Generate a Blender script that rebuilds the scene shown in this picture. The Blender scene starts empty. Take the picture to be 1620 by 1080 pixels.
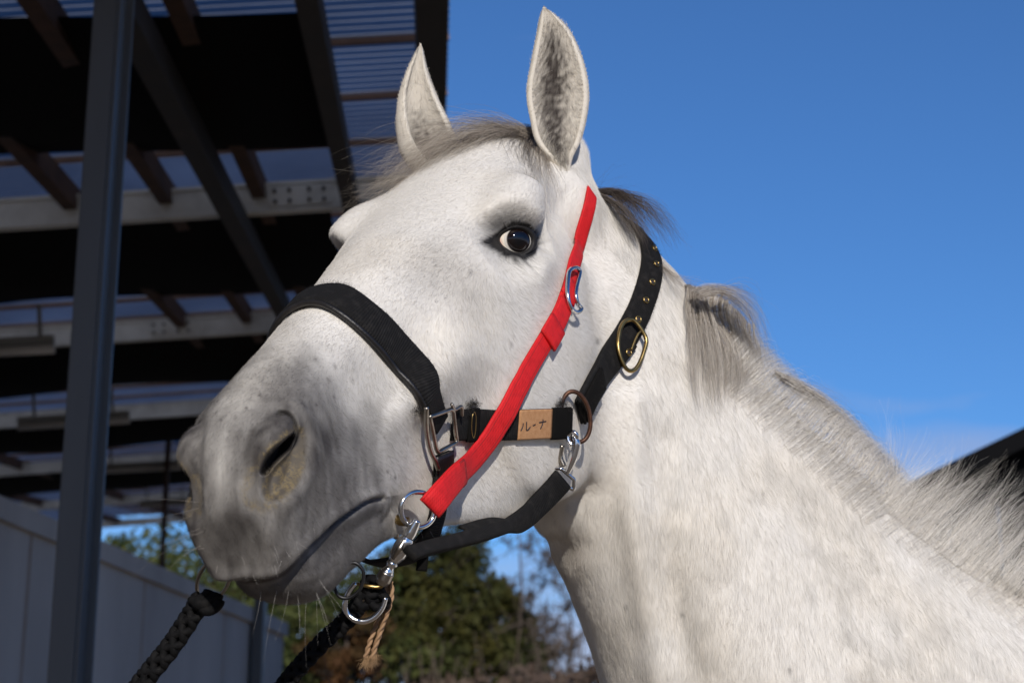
import bpy, bmesh, math, random
import numpy as np
import openvdb as vdb
from mathutils import Vector, Matrix
from mathutils.bvhtree import BVHTree

rng = np.random.default_rng(7)
SC = bpy.context.scene
COL = SC.collection

# ------------------------------------------------------------------ camera
F_PX = 2700.0                                   # focal length in pixels of a 1620 px wide frame
PITCH = math.atan(F_PX/10100.0)
CAM = np.array([0.0, 0.0, 1.40])
CP, SP = math.cos(PITCH), math.sin(PITCH)
AX = np.array([[1,0,0],[0,SP,-CP],[0,CP,SP]])   # rows: right, down, forward
cd = bpy.data.cameras.new('camera'); cam = bpy.data.objects.new('camera', cd); COL.objects.link(cam)
cd.sensor_width = 36; cd.lens = 36*F_PX/1620; cd.clip_start = .05; cd.clip_end = 3000
cam.location = CAM; cam.rotation_euler = (math.pi/2+PITCH, 0, 0)
cd.dof.use_dof = True; cd.dof.focus_distance = 1.36; cd.dof.aperture_fstop = 11.5
SC.camera = cam
# ------------------------------------------------------------------ world, sun, exposure
SUN_L = np.array([.12,-.60,-.79])@AX; SUN_L /= np.linalg.norm(SUN_L)
SUN_EL = math.asin(SUN_L[2]); SUN_AZ = math.atan2(SUN_L[0], SUN_L[1])
wd = bpy.data.worlds.new('World'); SC.world = wd; wd.use_nodes = True
nt = wd.node_tree; bg = nt.nodes['Background']
sky = nt.nodes.new('ShaderNodeTexSky'); sky.sky_type = 'NISHITA'; sky.sun_disc = False
sky.sun_elevation = SUN_EL; sky.sun_rotation = SUN_AZ; sky.altitude = 1500; sky.air_density = 1.2; sky.dust_density = 0; sky.ozone_density = 10
tc = nt.nodes.new('ShaderNodeTexCoord'); mp = nt.nodes.new('ShaderNodeMapping'); mp.inputs['Scale'].default_value = (1.6,1.6,9)
mp.inputs['Location'].default_value = (.3,.1,.25)
nz = nt.nodes.new('ShaderNodeTexNoise'); nz.inputs['Scale'].default_value = 2.2; nz.inputs['Detail'].default_value = 9; nz.inputs['Roughness'].default_value = .55
cr = nt.nodes.new('ShaderNodeValToRGB'); cr.color_ramp.elements[0].position = .52; cr.color_ramp.elements[1].position = .82
cr.color_ramp.elements[1].color = (.75,.75,.75,1)
mx = nt.nodes.new('ShaderNodeMix'); mx.data_type = 'RGBA'; mx.inputs[7].default_value = (3.6,3.75,5.0,1)
nt.links.new(tc.outputs['Generated'], mp.inputs[0]); nt.links.new(mp.outputs[0], nz.inputs[0]); sx = nt.nodes.new('ShaderNodeSeparateXYZ'); mr = nt.nodes.new('ShaderNodeMapRange'); mr.inputs[1].default_value = .30; mr.inputs[2].default_value = .05; mr.inputs[3].default_value = -.15; mr.inputs[4].default_value = .40
ad = nt.nodes.new('ShaderNodeMath'); ad.operation = 'ADD'
nt.links.new(tc.outputs['Generated'], sx.inputs[0]); nt.links.new(sx.outputs[2], mr.inputs[0]); nt.links.new(mr.outputs[0], ad.inputs[0]); nt.links.new(nz.outputs[0], ad.inputs[1]); nt.links.new(ad.outputs[0], cr.inputs[0])
nt.links.new(cr.outputs[0], mx.inputs[0]); nt.links.new(sky.outputs[0], mx.inputs[6]); nt.links.new(mx.outputs[2], bg.inputs[0])
bg.inputs[1].default_value = .115
sl = bpy.data.lights.new('sun','SUN'); sun = bpy.data.objects.new('sun', sl); COL.objects.link(sun)
sl.energy = 3.9; sl.angle = math.radians(.53); sl.color = (1,.94,.87)
sun.rotation_euler = Vector(SUN_L).to_track_quat('Z','Y').to_euler(); sun.location = (3,-8,6)
SC.view_settings.view_transform = 'Standard'; SC.view_settings.look = 'None'; SC.view_settings.exposure = 0.0; SC.view_settings.gamma = 1.0
SC.render.engine = 'CYCLES'
SC.cycles.use_denoising = True; SC.cycles.max_bounces = 8; SC.cycles.transparent_max_bounces = 16
SC.cycles.use_adaptive_sampling = True; SC.cycles.adaptive_threshold = .015
try:
    SC.cycles_curves.shape = 'RIBBONS'; SC.cycles_curves.subdivisions = 2
except Exception: pass

# ------------------------------------------------------------------ frames of reference
def c2w(c): return np.asarray(c,float)@AX*.01+CAM        # viewer-frame cm -> world m
def w2c(p): return (np.asarray(p,float)-CAM)@AX.T*100
def dirw(d): return np.asarray(d,float)@AX
def pix(x,y,z): return np.array([(x-810)/F_PX*z,(y-540)/F_PX*z,z])
def proj(c):
    c=np.asarray(c,float); return np.stack([c[...,0]/c[...,2]*F_PX+810,c[...,1]/c[...,2]*F_PX+540],-1)
HR=np.array([[-0.32790645,0.90694963,-0.2644234],[0.36759556,-0.135349,-0.92008378],[-0.87025908,-0.39890227,-0.28900884]])
HT=np.array([-1.949,-17.647,159.376])                     # head frame: u poll->nose, v to the horse's left, w up off the face
def h2c(p): return np.asarray(p,float)@HR.T+HT
def c2h(c): return (np.asarray(c,float)-HT)@HR
def nrm(v): v=np.asarray(v,float); return v/(np.linalg.norm(v,axis=-1,keepdims=True)+1e-12)
def sstep(x,a=0.,b=1.):
    t=np.clip((x-a)/(b-a),0,1); return t*t*(3-2*t)

# ------------------------------------------------------------------ objects and tags
def tag(o,label=None,cat=None,group=None,kind=None):
    if label: o['label']=label
    if cat: o['category']=cat
    if group: o['group']=group
    if kind: o['kind']=kind
    return o
def empty(name,loc,label,cat,group=None):
    o=bpy.data.objects.new(name,None); COL.objects.link(o); o.location=loc; o.empty_display_size=.05
    return tag(o,label,cat,group)
def mesh_np(name,v,quads=None,tris=None,mat=None,parent=None,smooth=True,col=None,uv=None):
    """v in world metres"""
    me=bpy.data.meshes.new(name); v=np.asarray(v,np.float32)
    quads=np.zeros((0,4),int) if quads is None else np.asarray(quads,int).reshape(-1,4)
    tris=np.zeros((0,3),int) if tris is None else np.asarray(tris,int).reshape(-1,3)
    me.vertices.add(len(v)); me.vertices.foreach_set('co',v.ravel())
    nl=quads.size+tris.size; me.loops.add(nl); me.loops.foreach_set('vertex_index',np.concatenate([quads.ravel(),tris.ravel()]).astype(np.int32))
    npl=len(quads)+len(tris); me.polygons.add(npl)
    ls=np.concatenate([np.arange(len(quads))*4,quads.size+np.arange(len(tris))*3]).astype(np.int32)
    me.polygons.foreach_set('loop_start',ls)
    me.polygons.foreach_set('use_smooth',np.full(npl,bool(smooth)))
    me.update(calc_edges=True); me.validate()
    if col is not None:
        a=me.color_attributes.new('col','FLOAT_COLOR','POINT'); c=np.ones((len(v),4),np.float32); c[:,:3]=col; a.data.foreach_set('color',c.ravel())
    if uv is not None:
        l=me.uv_layers.new(name='uv'); idx=np.zeros(len(me.loops),np.int32); me.loops.foreach_get('vertex_index',idx)
        l.data.foreach_set('uv',np.asarray(uv,np.float32)[idx].ravel())
    if mat: me.materials.append(mat)
    o=bpy.data.objects.new(name,me); COL.objects.link(o)
    if parent is not None: put(o,parent)
    return o
def put(o,parent):
    o.parent=parent; o.matrix_parent_inverse=Matrix.Translation(-parent.location)
    return o
class MB:
    def __init__(s): s.v=[];s.q=[];s.t=[];s.uv=[];s.n=0
    def add(s,v,q=(),t=(),uv=None):
        v=np.asarray(v,float); s.v.append(v)
        if len(q): s.q.append(np.asarray(q)+s.n)
        if len(t): s.t.append(np.asarray(t)+s.n)
        s.uv.append(np.zeros((len(v),2)) if uv is None else np.asarray(uv)); s.n+=len(v)
        return s
    def arr(s): return np.vstack(s.v), np.vstack(s.q) if s.q else None, np.vstack(s.t) if s.t else None
    def build(s,name,mat,parent=None,smooth=True,cm=False,**k):
        v,q,t=s.arr()
        if cm: v=c2w(v)
        return mesh_np(name,v,q,t,mat,parent,smooth,uv=np.vstack(s.uv),**k)

# ------------------------------------------------------------------ materials
def mat(name,color=(.5,.5,.5),rough=.6,metal=0,spec=.5,noise=None,bump=None,attr=None,sheen=0,coat=0,build=None):
    m=bpy.data.materials.new(name); m.use_nodes=True; t=m.node_tree; b=t.nodes['Principled BSDF']
    b.inputs['Base Color'].default_value=(*color,1); b.inputs['Roughness'].default_value=rough; b.inputs['Metallic'].default_value=metal
    b.inputs['Specular IOR Level'].default_value=spec
    if sheen: b.inputs['Sheen Weight'].default_value=sheen; b.inputs['Sheen Roughness'].default_value=.5
    if coat: b.inputs['Coat Weight'].default_value=coat; b.inputs['Coat Roughness'].default_value=.05
    N=t.nodes.new; Lk=t.links.new
    src=None
    if attr:
        a=N('ShaderNodeAttribute'); a.attribute_name=attr; src=a.outputs['Color']
    if noise:      # (scale, colour2, lo, hi, stretch)
        sc_,c2,lo,hi=noise[:4]; st=noise[4] if len(noise)>4 else (1,1,1)
        c=N('ShaderNodeTexCoord'); p=N('ShaderNodeMapping'); p.inputs['Scale'].default_value=st
        n=N('ShaderNodeTexNoise'); n.inputs['Scale'].default_value=sc_; n.inputs['Detail'].default_value=6; n.inputs['Roughness'].default_value=.6
        r=N('ShaderNodeMapRange'); r.inputs[1].default_value=lo; r.inputs[2].default_value=hi
        x=N('ShaderNodeMix'); x.data_type='RGBA'; x.inputs[6].default_value=(*color,1); x.inputs[7].default_value=(*c2,1)
        Lk(c.outputs['Object'],p.inputs[0]); Lk(p.outputs[0],n.inputs[0]); Lk(n.outputs[0],r.inputs[0]); Lk(r.outputs[0],x.inputs[0])
        if src is not None: Lk(src,x.inputs[6])
        src=x.outputs[2]
    if src is not None: Lk(src,b.inputs['Base Color'])
    if bump:       # list of (kind, scale, strength, distance)
        prev=None
        for kind,s_,st_,di in bump:
            c=N('ShaderNodeTexCoord')
            if kind=='noise': n=N('ShaderNodeTexNoise'); n.inputs['Scale'].default_value=s_; n.inputs['Detail'].default_value=5; Lk(c.outputs['Object'],n.inputs[0]); h=n.outputs[0]
            else:
                n=N('ShaderNodeTexWave'); n.inputs['Scale'].default_value=s_; n.inputs['Distortion'].default_value=.6; n.inputs['Detail'].default_value=1.5; n.inputs['Detail Scale'].default_value=3
                n.bands_direction='X' if kind=='waveu' else ('DIAGONAL' if kind=='waved' else 'Y'); Lk(c.outputs['UV'],n.inputs[0]); h=n.outputs['Fac']
            u=N('ShaderNodeBump'); u.inputs['Strength'].default_value=st_; u.inputs['Distance'].default_value=di
            Lk(h,u.inputs['Height'])
            if prev is not None: Lk(prev,u.inputs['Normal'])
            prev=u.outputs[0]
        Lk(prev,b.inputs['Normal'])
    if build: build(t,b)
    return m

# ------------------------------------------------------------------ shape helpers
def crom(P,n,closed=False):
    P=np.asarray(P,float); k=len(P)
    Q=np.concatenate([P[-1:],P,P[:2]]) if closed else np.concatenate([2*P[:1]-P[1:2],P,2*P[-1:]-P[-2:-1]])
    out=[]; t=(np.arange(n)/n).reshape((n,)+(1,)*(P.ndim-1))
    for i in range(k if closed else k-1):
        p0,p1,p2,p3=Q[i],Q[i+1],Q[i+2],Q[i+3]
        out.append(.5*((2*p1)+(-p0+p2)*t+(2*p0-5*p1+4*p2-p3)*t*t+(-p0+3*p1-3*p2+p3)*t**3))
    if not closed: out.append(P[-1:])
    return np.concatenate(out)
def resample(P,n):
    P=np.asarray(P,float); d=np.r_[0,np.cumsum(np.linalg.norm(np.diff(P,axis=0),axis=1))]
    s=np.linspace(0,d[-1],n); return np.stack([np.interp(s,d,P[:,i]) for i in range(P.shape[1])],-1)
def loft(rings,nu=8,nv=6):
    R=np.array([crom(r,nv,True) for r in np.asarray(rings,float)]); R=crom(R,nu)
    return grid_closed(R)
def grid_closed(R):
    S,C,_=R.shape; v=R.reshape(-1,3)
    i,j=np.meshgrid(np.arange(S-1),np.arange(C),indexing='ij'); j2=(j+1)%C
    q=np.stack([i*C+j,i*C+j2,(i+1)*C+j2,(i+1)*C+j],-1).reshape(-1,4)
    n=len(v); v=np.vstack([v,R[0].mean(0),R[-1].mean(0)]); a=np.arange(C); b=(a+1)%C
    t=np.vstack([np.stack([b,a,np.full(C,n)],-1),np.stack([(S-1)*C+a,(S-1)*C+b,np.full(C,n+1)],-1)])
    return v,q,t
def frames(P,closed=False):
    T=np.roll(P,-1,0)-np.roll(P,1,0) if closed else np.gradient(P,axis=0)
    T=nrm(T); u=np.cross(T[0],[0.3,.2,.93]); u=nrm(u); U=[]
    for t in T:
        u=nrm(u-t*(u@t)); U.append(u)
    U=np.array(U); return T,U,np.cross(T,U)
def tube(P,r,n=8,closed=False,flat=None):
    """swept tube -> verts, quads, tris; r scalar or per point"""
    P=np.asarray(P,float); T,U,V=frames(P,closed); r=np.broadcast_to(np.asarray(r,float),(len(P),))
    if closed:  # remove the twist of the transported frame
        a=np.linspace(0,2*math.pi,n,endpoint=False)
    a=np.linspace(0,2*math.pi,n,endpoint=False)
    R=P[:,None]+r[:,None,None]*(np.cos(a)[None,:,None]*U[:,None]+np.sin(a)[None,:,None]*V[:,None])
    if not closed: return grid_closed(R)
    S,C,_=R.shape; best=min(range(C),key=lambda k:np.linalg.norm(np.roll(R[0],-k,0)-R[-1],axis=1).sum())
    v=R.reshape(-1,3); i,j=np.meshgrid(np.arange(S),np.arange(C),indexing='ij'); i2=(i+1)%S
    sh=np.where(i==S-1,best,0)
    q=np.stack([i*C+j,i*C+(j+1)%C,i2*C+(j+1+sh)%C,i2*C+(j+sh)%C],-1).reshape(-1,4)
    return v,q,np.zeros((0,3),int)
def box(p0,p1,w,h,up=(0,0,1)):
    """bar from p0 to p1, w across, h along up"""
    p0=np.asarray(p0,float);p1=np.asarray(p1,float); d=nrm(p1-p0); s=nrm(np.cross(d,up)); u=np.cross(s,d)
    v=np.array([p+s*a*w/2+u*b*h/2 for p in (p0,p1) for a,b in ((-1,-1),(1,-1),(1,1),(-1,1))])
    q=[(0,1,2,3),(7,6,5,4),(0,4,5,1),(1,5,6,2),(2,6,7,3),(3,7,4,0)]
    return v,q,()
def poly_sdf(P,poly):
    """signed distance of points (n,2) to a polygon, negative inside"""
    P=np.asarray(P,float); V=np.asarray(poly,float); d=np.full(len(P),1e18); s=np.ones(len(P)); n=len(V); j=n-1
    for i in range(n):
        e=V[j]-V[i]; w=P-V[i]; b=w-e*np.clip((w@e)/(e@e),0,1)[:,None]; d=np.minimum(d,(b**2).sum(1))
        c1=P[:,1]>=V[i,1]; c2=P[:,1]<V[j,1]; c3=e[0]*w[:,1]>e[1]*w[:,0]
        s=np.where((c1&c2&c3)|(~c1&~c2&~c3),-s,s); j=i
    return s*np.sqrt(d)
def line_dist(P,L):
    P=np.asarray(P,float); d=np.full(len(P),1e18); best=np.zeros(len(P)); L=np.asarray(L,float); side=np.zeros(len(P)); n=len(L)-1
    for i in range(n):
        e=L[i+1]-L[i]; w=P-L[i]; t=np.clip((w@e)/(e@e),0,1); b=w-e*t[:,None]; dd=(b**2).sum(1); m=dd<d
        d=np.where(m,dd,d); best=np.where(m,(i+t)/n,best); side=np.where(m,np.sign(e[0]*w[:,1]-e[1]*w[:,0]),side)
    return np.sqrt(d),best,side
# value noise in 3-D for relief and pigment
_G=rng.random((32,32,32))
def vnoise(P,scale):
    P=np.asarray(P,float)/scale; i=np.floor(P).astype(int); f=P-i; f=f*f*(3-2*f); o=0
    for a in (0,1):
        for b in (0,1):
            for c in (0,1):
                w=(f[:,0] if a else 1-f[:,0])*(f[:,1] if b else 1-f[:,1])*(f[:,2] if c else 1-f[:,2])
                o=o+w*_G[(i[:,0]+a)%32,(i[:,1]+b)%32,(i[:,2]+c)%32]
    return o
def hair(name,P,rad,colr,m,parent,taper=True):
    """strands P (n,k,3) in viewer-frame cm; rad cm; colour per strand"""
    P=np.asarray(P,float); n,k,_=P.shape
    hc=bpy.data.hair_curves.new(name); hc.add_curves([k]*n)
    hc.attributes['position'].data.foreach_set('vector',c2w(P.reshape(-1,3)).astype(np.float32).ravel())
    r=hc.attributes.get('radius') or hc.attributes.new('radius','FLOAT','POINT')
    tp=np.linspace(1,.25,k) if taper else np.ones(k)
    r.data.foreach_set('value',(np.broadcast_to(np.asarray(rad,float),(n,))[:,None]*.01*tp[None]).astype(np.float32).ravel())
    a=hc.attributes.new('col','FLOAT_COLOR','CURVE'); c=np.ones((n,4),np.float32); c[:,:3]=colr; a.data.foreach_set('color',c.ravel())
    hc.materials.append(m); o=bpy.data.objects.new(name,hc); COL.objects.link(o)
    if parent is not None: put(o,parent)
    return o
# ================================================================== THE HORSE
HEAD=[ # u, then half profile (v,w) from the dorsal midline to the ventral midline (cm)
(-6.0,[(0,-4),(2.4,-4.4),(4.0,-6.5),(4.6,-9),(4.8,-12),(4.2,-15),(3,-17),(0,-17.5)]),
(0.0, [(0,1.2),(3.2,.6),(5.2,-2.6),(5.8,-7),(6.2,-12),(5.8,-17),(4.2,-20.5),(0,-20.5)]),
(6.0, [(0,2.0),(3.7,1.3),(6.8,-2.0),(7.0,-7),(7.4,-13),(7.0,-20),(5.4,-24.2),(0,-22)]),
(12.0,[(0,1.8),(4.6,1.0),(8.3,-1.4),(8.2,-7),(8.4,-14),(7.6,-21.5),(5.8,-26.5),(0,-23)]),
(17.0,[(0,1.3),(4.7,.4),(8.7,-2.4),(8.6,-7),(8.6,-14),(7.6,-21.5),(5.8,-27),(0,-23)]),
(23.0,[(0,.9),(4.0,.1),(7.0,-3.2),(8.0,-8),(8.0,-14),(7.0,-20.5),(5.2,-25.8),(0,-22)]),
(30.0,[(0,.2),(2.8,-.2),(5.2,-2.8),(6.6,-7),(6.6,-13),(5.6,-19),(4.3,-23.6),(0,-21)]),
(37.0,[(0,-.4),(2.2,-.9),(4.0,-3.0),(5.2,-7),(5.2,-11.5),(4.5,-16.4),(3.5,-20.4),(0,-18.8)]),
(44.0,[(0,-1.0),(1.9,-1.5),(3.5,-3.4),(4.6,-6.8),(4.7,-10.2),(4.2,-14),(3.0,-17.7),(0,-17)]),
(49.5,[(0,-1.5),(1.8,-2.0),(3.4,-3.9),(4.3,-7),(4.4,-10.4),(4.0,-13.6),(2.9,-17.0),(0,-17.4)]),
(53.5,[(0,-2.9),(1.9,-3.4),(3.5,-5.5),(4.15,-8),(4.1,-10.8),(3.6,-13.4),(2.6,-16.2),(0,-17.0)]),
(56.5,[(0,-5.2),(1.8,-5.7),(3.5,-7.2),(4.0,-9),(3.8,-11),(3.3,-13),(2.1,-14.9),(0,-15.6)]),
(58.2,[(0,-8),(1.5,-8.3),(2.7,-9.2),(3.0,-10.2),(2.8,-11.4),(2.2,-12.6),(1.3,-13.6),(0,-14)]),
]
NECK=[ # crest pixel, throat pixel, distance at the crest and at the throat, half width (cm)
((926,300),(835,770),163,157,5.8),
((992,354),(856,835),163,158,7.2),
((1088,463),(876,862),164,160,8.6),
((1150,560),(905,940),165,161,9.6),
((1257,660),(944,1050),166,162,10.6),
((1413,804),(985,1190),167,163,12.0),
((1533,896),(1040,1340),168,164,14),
((1620,952),(1120,1510),169,165,16),
((1850,1090),(1300,1750),170,168,20),
]
def head_rings():
    return np.array([[(u,v,w) for v,w in pr]+[(u,-v,w) for v,w in pr[-2:0:-1]] for u,pr in HEAD])
def neck_rings():
    out=[]; mids=[(pix(*c,zc),pix(*t,zt),hw) for c,t,zc,zt,hw in NECK]
    for i,(C,T,hw) in enumerate(mids):
        a=mids[max(i-1,0)];b=mids[min(i+1,len(mids)-1)]
        d=nrm(b[0]+b[1]-a[0]-a[1]); dn=T-C; L=np.linalg.norm(dn); dn/=L
        lat=nrm(np.cross(d,dn)); lat=-lat if lat[2]>0 else lat
        prof=[(0,0),(.25,.03),(.58,.16),(.86,.36),(1,.56),(.93,.76),(.62,.93),(0,1)]
        out.append([C+lat*hw*v+dn*L*w for v,w in prof]+[C-lat*hw*v+dn*L*w for v,w in prof[-2:0:-1]])
    return np.array(out)
VX=.25; HB=13
def levelset(v,q,t):
    # outward orientation is irrelevant here: the sign comes from the flood fill of the outside
    tri=np.vstack([t,q[:,[0,1,2]],q[:,[0,2,3]]]).astype(np.uint32)
    return vdb.FloatGrid.createLevelSetFromPolygons(np.asarray(v,np.float32),triangles=tri,transform=vdb.createLinearTransform(VX),halfWidth=HB)
hv,hq,ht=loft(head_rings(),10,8); hv=h2c(hv)
nv_,nq,nt_=loft(neck_rings(),10,8)
gh=levelset(hv,hq,ht); gn=levelset(nv_,nq,nt_)
lo=np.floor(np.array([-30,-30,104])/VX).astype(int); hi=np.ceil(np.array([16,28,176])/VX).astype(int)
A=np.zeros(hi-lo,np.float32); B=np.zeros(hi-lo,np.float32)
gh.copyToArray(A,ijk=tuple(int(x) for x in lo)); gn.copyToArray(B,ijk=tuple(int(x) for x in lo))
def smin(a,b,k):
    h=np.clip(k-np.abs(a-b),0,None)/k; return np.minimum(a,b)-h*h*k*.25
def block(c,r):
    """sub-block of the array round a viewer-frame point: slices and coordinates"""
    i0=np.maximum(np.floor((c-r)/VX).astype(int)-lo,0); i1=np.minimum(np.ceil((c+r)/VX).astype(int)-lo,np.array(A.shape))
    g=np.stack(np.meshgrid(*[np.arange(a,b) for a,b in zip(i0,i1)],indexing='ij'),-1)
    return tuple(slice(a,b) for a,b in zip(i0,i1)),(g+lo)*VX
def ellip(X,c,ax,r):
    p=(X-c)@ax; r=np.asarray(r,float); k0=np.linalg.norm(p/r,axis=-1); k1=np.linalg.norm(p/r**2,axis=-1)+1e-6; return k0*(k0-1)/k1
for sgn in (1,-1):
    # brow ridge over each eye, cheek muscle, crest below the eye, nostril flare
    for (c,r,k) in [((15.6,7.5,-1.3),(4.4,1.9,1.7),2.2),((17.5,7.5,-4.6),(3.2,1.9,2.9),2.4),((17,6.2,-17),(10,2.2,8.6),4.5),
                    ((29,5.0,-8.0),(10.0,1.6,2.0),4.0),((51.6,2.45,-7.0),(3.9,1.5,3.2),2.6),((1.2,6.0,-5.2),(2.8,2.0,3.0),2.6),((8,5.6,-10),(3,2.2,4),2)]:
        c=np.array(c,float)*[1,sgn,1]; cc=h2c(c); sl_,X=block(cc,max(r)+6)
        A[sl_]=smin(A[sl_],ellip(X,cc,HR,r).astype(np.float32),k)
    # hollow above the eye and along the side of the nose
    for (c,r,k) in [((10.5,8.9,1.0),(2.0,1.3,1.6),1.6),((40,6.6,-5.6),(6,1.3,1.6),2.4)]:
        c=np.array(c,float)*[1,sgn,1]; cc=h2c(c); sl_,X=block(cc,max(r)+6)
        A[sl_]=-smin(-A[sl_],ellip(X,cc,HR,r).astype(np.float32),k)
# roots of the ears
    for x,y,z,r in ((893,318,158.5,(2.2,2.7,2.6)),(905,345,158.5,(1.9,3.2,2.4)),(899,258,161,(1.8,2.6,2.2)),(862,246,160.5,(2.0,1.9,2.4))):
        e=c2h(pix(x,y,z))*np.array([1,sgn,1]); cc=h2c(e); sl_,X=block(cc,9); A[sl_]=smin(A[sl_],ellip(X,cc,np.eye(3),r).astype(np.float32),2.2)
# chin and lower lip
for (c,r,k) in [((52.0,0,-15.4),(2.7,2.7,2.2),1.6),((54.6,0,-14.2),(2.2,2.9,1.5),1.4)]:
    cc=h2c(np.array(c,float)); sl_,X=block(cc,max(r)+6); A[sl_]=smin(A[sl_],ellip(X,cc,HR,r).astype(np.float32),k)
M=smin(A,B,3.0)
gn.copyFromArray(M,ijk=tuple(int(x) for x in lo))
BV,BT,BQ=gn.convertToPolygons(isovalue=0.0,adaptivity=0.0)
BV=np.asarray(BV,float); BQ=np.asarray(BQ,int)[:,::-1]; BT=np.asarray(BT,int).reshape(-1,3)[:,::-1]
del A,B,M,gh,gn
# --- finer faces where the eyes, nostrils and mouth are
def chart(V):
    """pixel chart of the head's left side; the right side is mirrored onto it"""
    h=c2h(V); m=h.copy(); m[:,1]=np.abs(m[:,1]); return proj(h2c(m)),h
def on_head(h): return (h[:,0]>1)&(np.abs(h[:,1])<11.5)&(h[:,2]>-30)&(h[:,2]<5)
me=bpy.data.meshes.new('tmp'); me.from_pydata(BV.tolist(),[],BQ.tolist()+BT.tolist())
bm=bmesh.new(); bm.from_mesh(me); bpy.data.meshes.remove(me)
bmesh.ops.recalc_face_normals(bm,faces=bm.faces)
def vsmooth(bm,n,f=.5):
    for _ in range(n): bmesh.ops.smooth_vert(bm,verts=bm.verts,factor=f,use_axis_x=True,use_axis_y=True,use_axis_z=True)
vsmooth(bm,6)
for boxes in ([(745,325,880,425),(380,630,490,830),(330,770,640,935)],[(756,332,868,416),(390,640,480,800)]):
    bm.verts.ensure_lookup_table()
    V=np.array([v.co[:] for v in bm.verts]); C,h=chart(V); ok=on_head(h)
    s=np.zeros(len(V),bool)
    for x0,y0,x1,y1 in boxes: s|=(C[:,0]>x0)&(C[:,0]<x1)&(C[:,1]>y0)&(C[:,1]<y1)
    s&=ok; E_=[e for e in bm.edges if s[e.verts[0].index] and s[e.verts[1].index]]
    bmesh.ops.subdivide_edges(bm,edges=E_,cuts=1,use_grid_fill=True,smooth=0)
bmesh.ops.triangulate(bm,faces=[f for f in bm.faces if len(f.verts)>4])
bm.verts.ensure_lookup_table(); bm.verts.index_update(); bm.normal_update()
V=np.array([v.co[:] for v in bm.verts]); NRM=np.array([v.normal[:] for v in bm.verts])
if ((V-V.mean(0))*NRM).sum()<0: NRM=-NRM
C,h=chart(V); HD=on_head(h); side=np.where(h[:,1]>=0,1.,-1.)
lat=HD&(np.abs(h[:,1])>1.2)
def grey(a): return np.repeat(np.asarray(a,float)[:,None],3,1)
D=np.zeros(len(V))                                   # displacement along the normal, cm
# general unevenness of bone and muscle
D+=(vnoise(V,6.0)-.5)*.35*np.where(HD,.6,1.2)+(vnoise(V+40,2.6)-.5)*.10
hi_=np.where(HD)[0]; Vf,NRMf,Cf,hf,HDf,latf=V,NRM,C,h,HD,lat
V,NRM,C,h,HD,lat=V[hi_],NRM[hi_],C[hi_],h[hi_],HD[hi_],lat[hi_]; Df=D; D=np.zeros(len(hi_))
# mouth line
ML=np.array([(316,890),(334,906),(363,917),(400,919),(420,918),(443,911),(461,897),(482,875),(511,847),(533,826),(555,810),(580,794),(603,788)])
ML=crom(ML,6); dm,tm,sm=line_dist(C,ML); mm=HD&(np.abs(h[:,1])<7)&(NRM@np.array([0,0,1.])<.5)
low=sm>0                                               # below the line
D+=np.where(mm,-.55*np.exp(-(dm/2.8)**2)+.26*np.exp(-((dm-10)/8)**2)*np.where(low,.35,1),0)*sstep(1.04-tm,0,.06)
D+=np.where(mm&low,-1.0*np.exp(-(dm/34)**2)*sstep(1-tm,0,.62),0)
# wrinkle behind the corner of the mouth and folds on the lower lip
for L_,a_,w_ in [([(612,775),(622,790),(618,810),(606,826)],-.18,5),([(560,840),(585,822),(602,812)],-.07,5),([(480,915),(515,895),(545,862)],-.07,6),
              ([(470,935),(510,918),(535,890)],-.06,5),([(395,905),(425,893),(450,868)],.07,10),([(735,565),(700,552),(665,520)],.10,9),([(440,648),(415,655),(396,680),(384,715),(380,755)],-.14,9),([(380,690),(372,740),(378,790)],.12,16),([(905,300),(880,330),(872,360)],-.12,9),
              ([(640,470),(700,520),(760,560),(830,610)],.08,8),([(700,620),(760,700),(800,770)],.06,7)]:
    d_,t_,_=line_dist(C,crom(L_,6)); D+=np.where(lat,a_*np.exp(-(d_/w_)**2),0)
# nostril: flap, deep slit under its edge, inner wall, raised rim
SP_=crom([(471,684),(461,688),(440,705),(422,723),(412,744),(415,750),(422,747),(435,733),(455,716),(471,702)],4,True)
SL=crom([(443,650),(456,654),(465,665),(470,680),(469,692)],8)
NO=np.array([(440,646),(458,644),(476,656),(489,684),(490,720),(481,755),(462,785),(438,802),(405,805),(388,793),(387,760),(398,735),(410,715),(425,690),(432,665)])
NI=crom([(472,690),(455,715),(434,733),(420,750),(414,770),(420,790),(442,790),(466,772),(482,738),(486,700),(479,680)],4,True)
nm=lat&(NRM@HR[:,0]>-.6)
d_,t_,s_=line_dist(C,SL); dsl=poly_sdf(C,SP_); dni=poly_sdf(C,NI); dn=poly_sdf(C,crom(NO,5,True))
D+=np.where(nm,-.75*sstep(-dni,-7,14),0)                                  # inner wall
D+=np.where(nm,.24*np.exp(-((dn-6)/10.0)**2)*sstep(C[:,0],440,475),0)      # outer rim
ex=((C[:,0]-431)*.62-(C[:,1]-697)*.78)/46; ey=((C[:,0]-431)*.78+(C[:,1]-697)*.62)/25
D+=np.where(nm,.62*np.exp(-(ex**2+ey**2)**1.6)*sstep(dni,-2,6),0)          # flap
D+=np.where(nm,-.22*np.exp(-(np.clip(dn,0,99)/9)**2)*(1-sstep(C[:,0],395,430)),0)
D-=np.where(nm,.55*np.exp(-(d_/3.2)**2),0)
slit=np.where(nm,sstep(-dsl,-2.5,4.0),0); D-=1.6*slit
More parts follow.
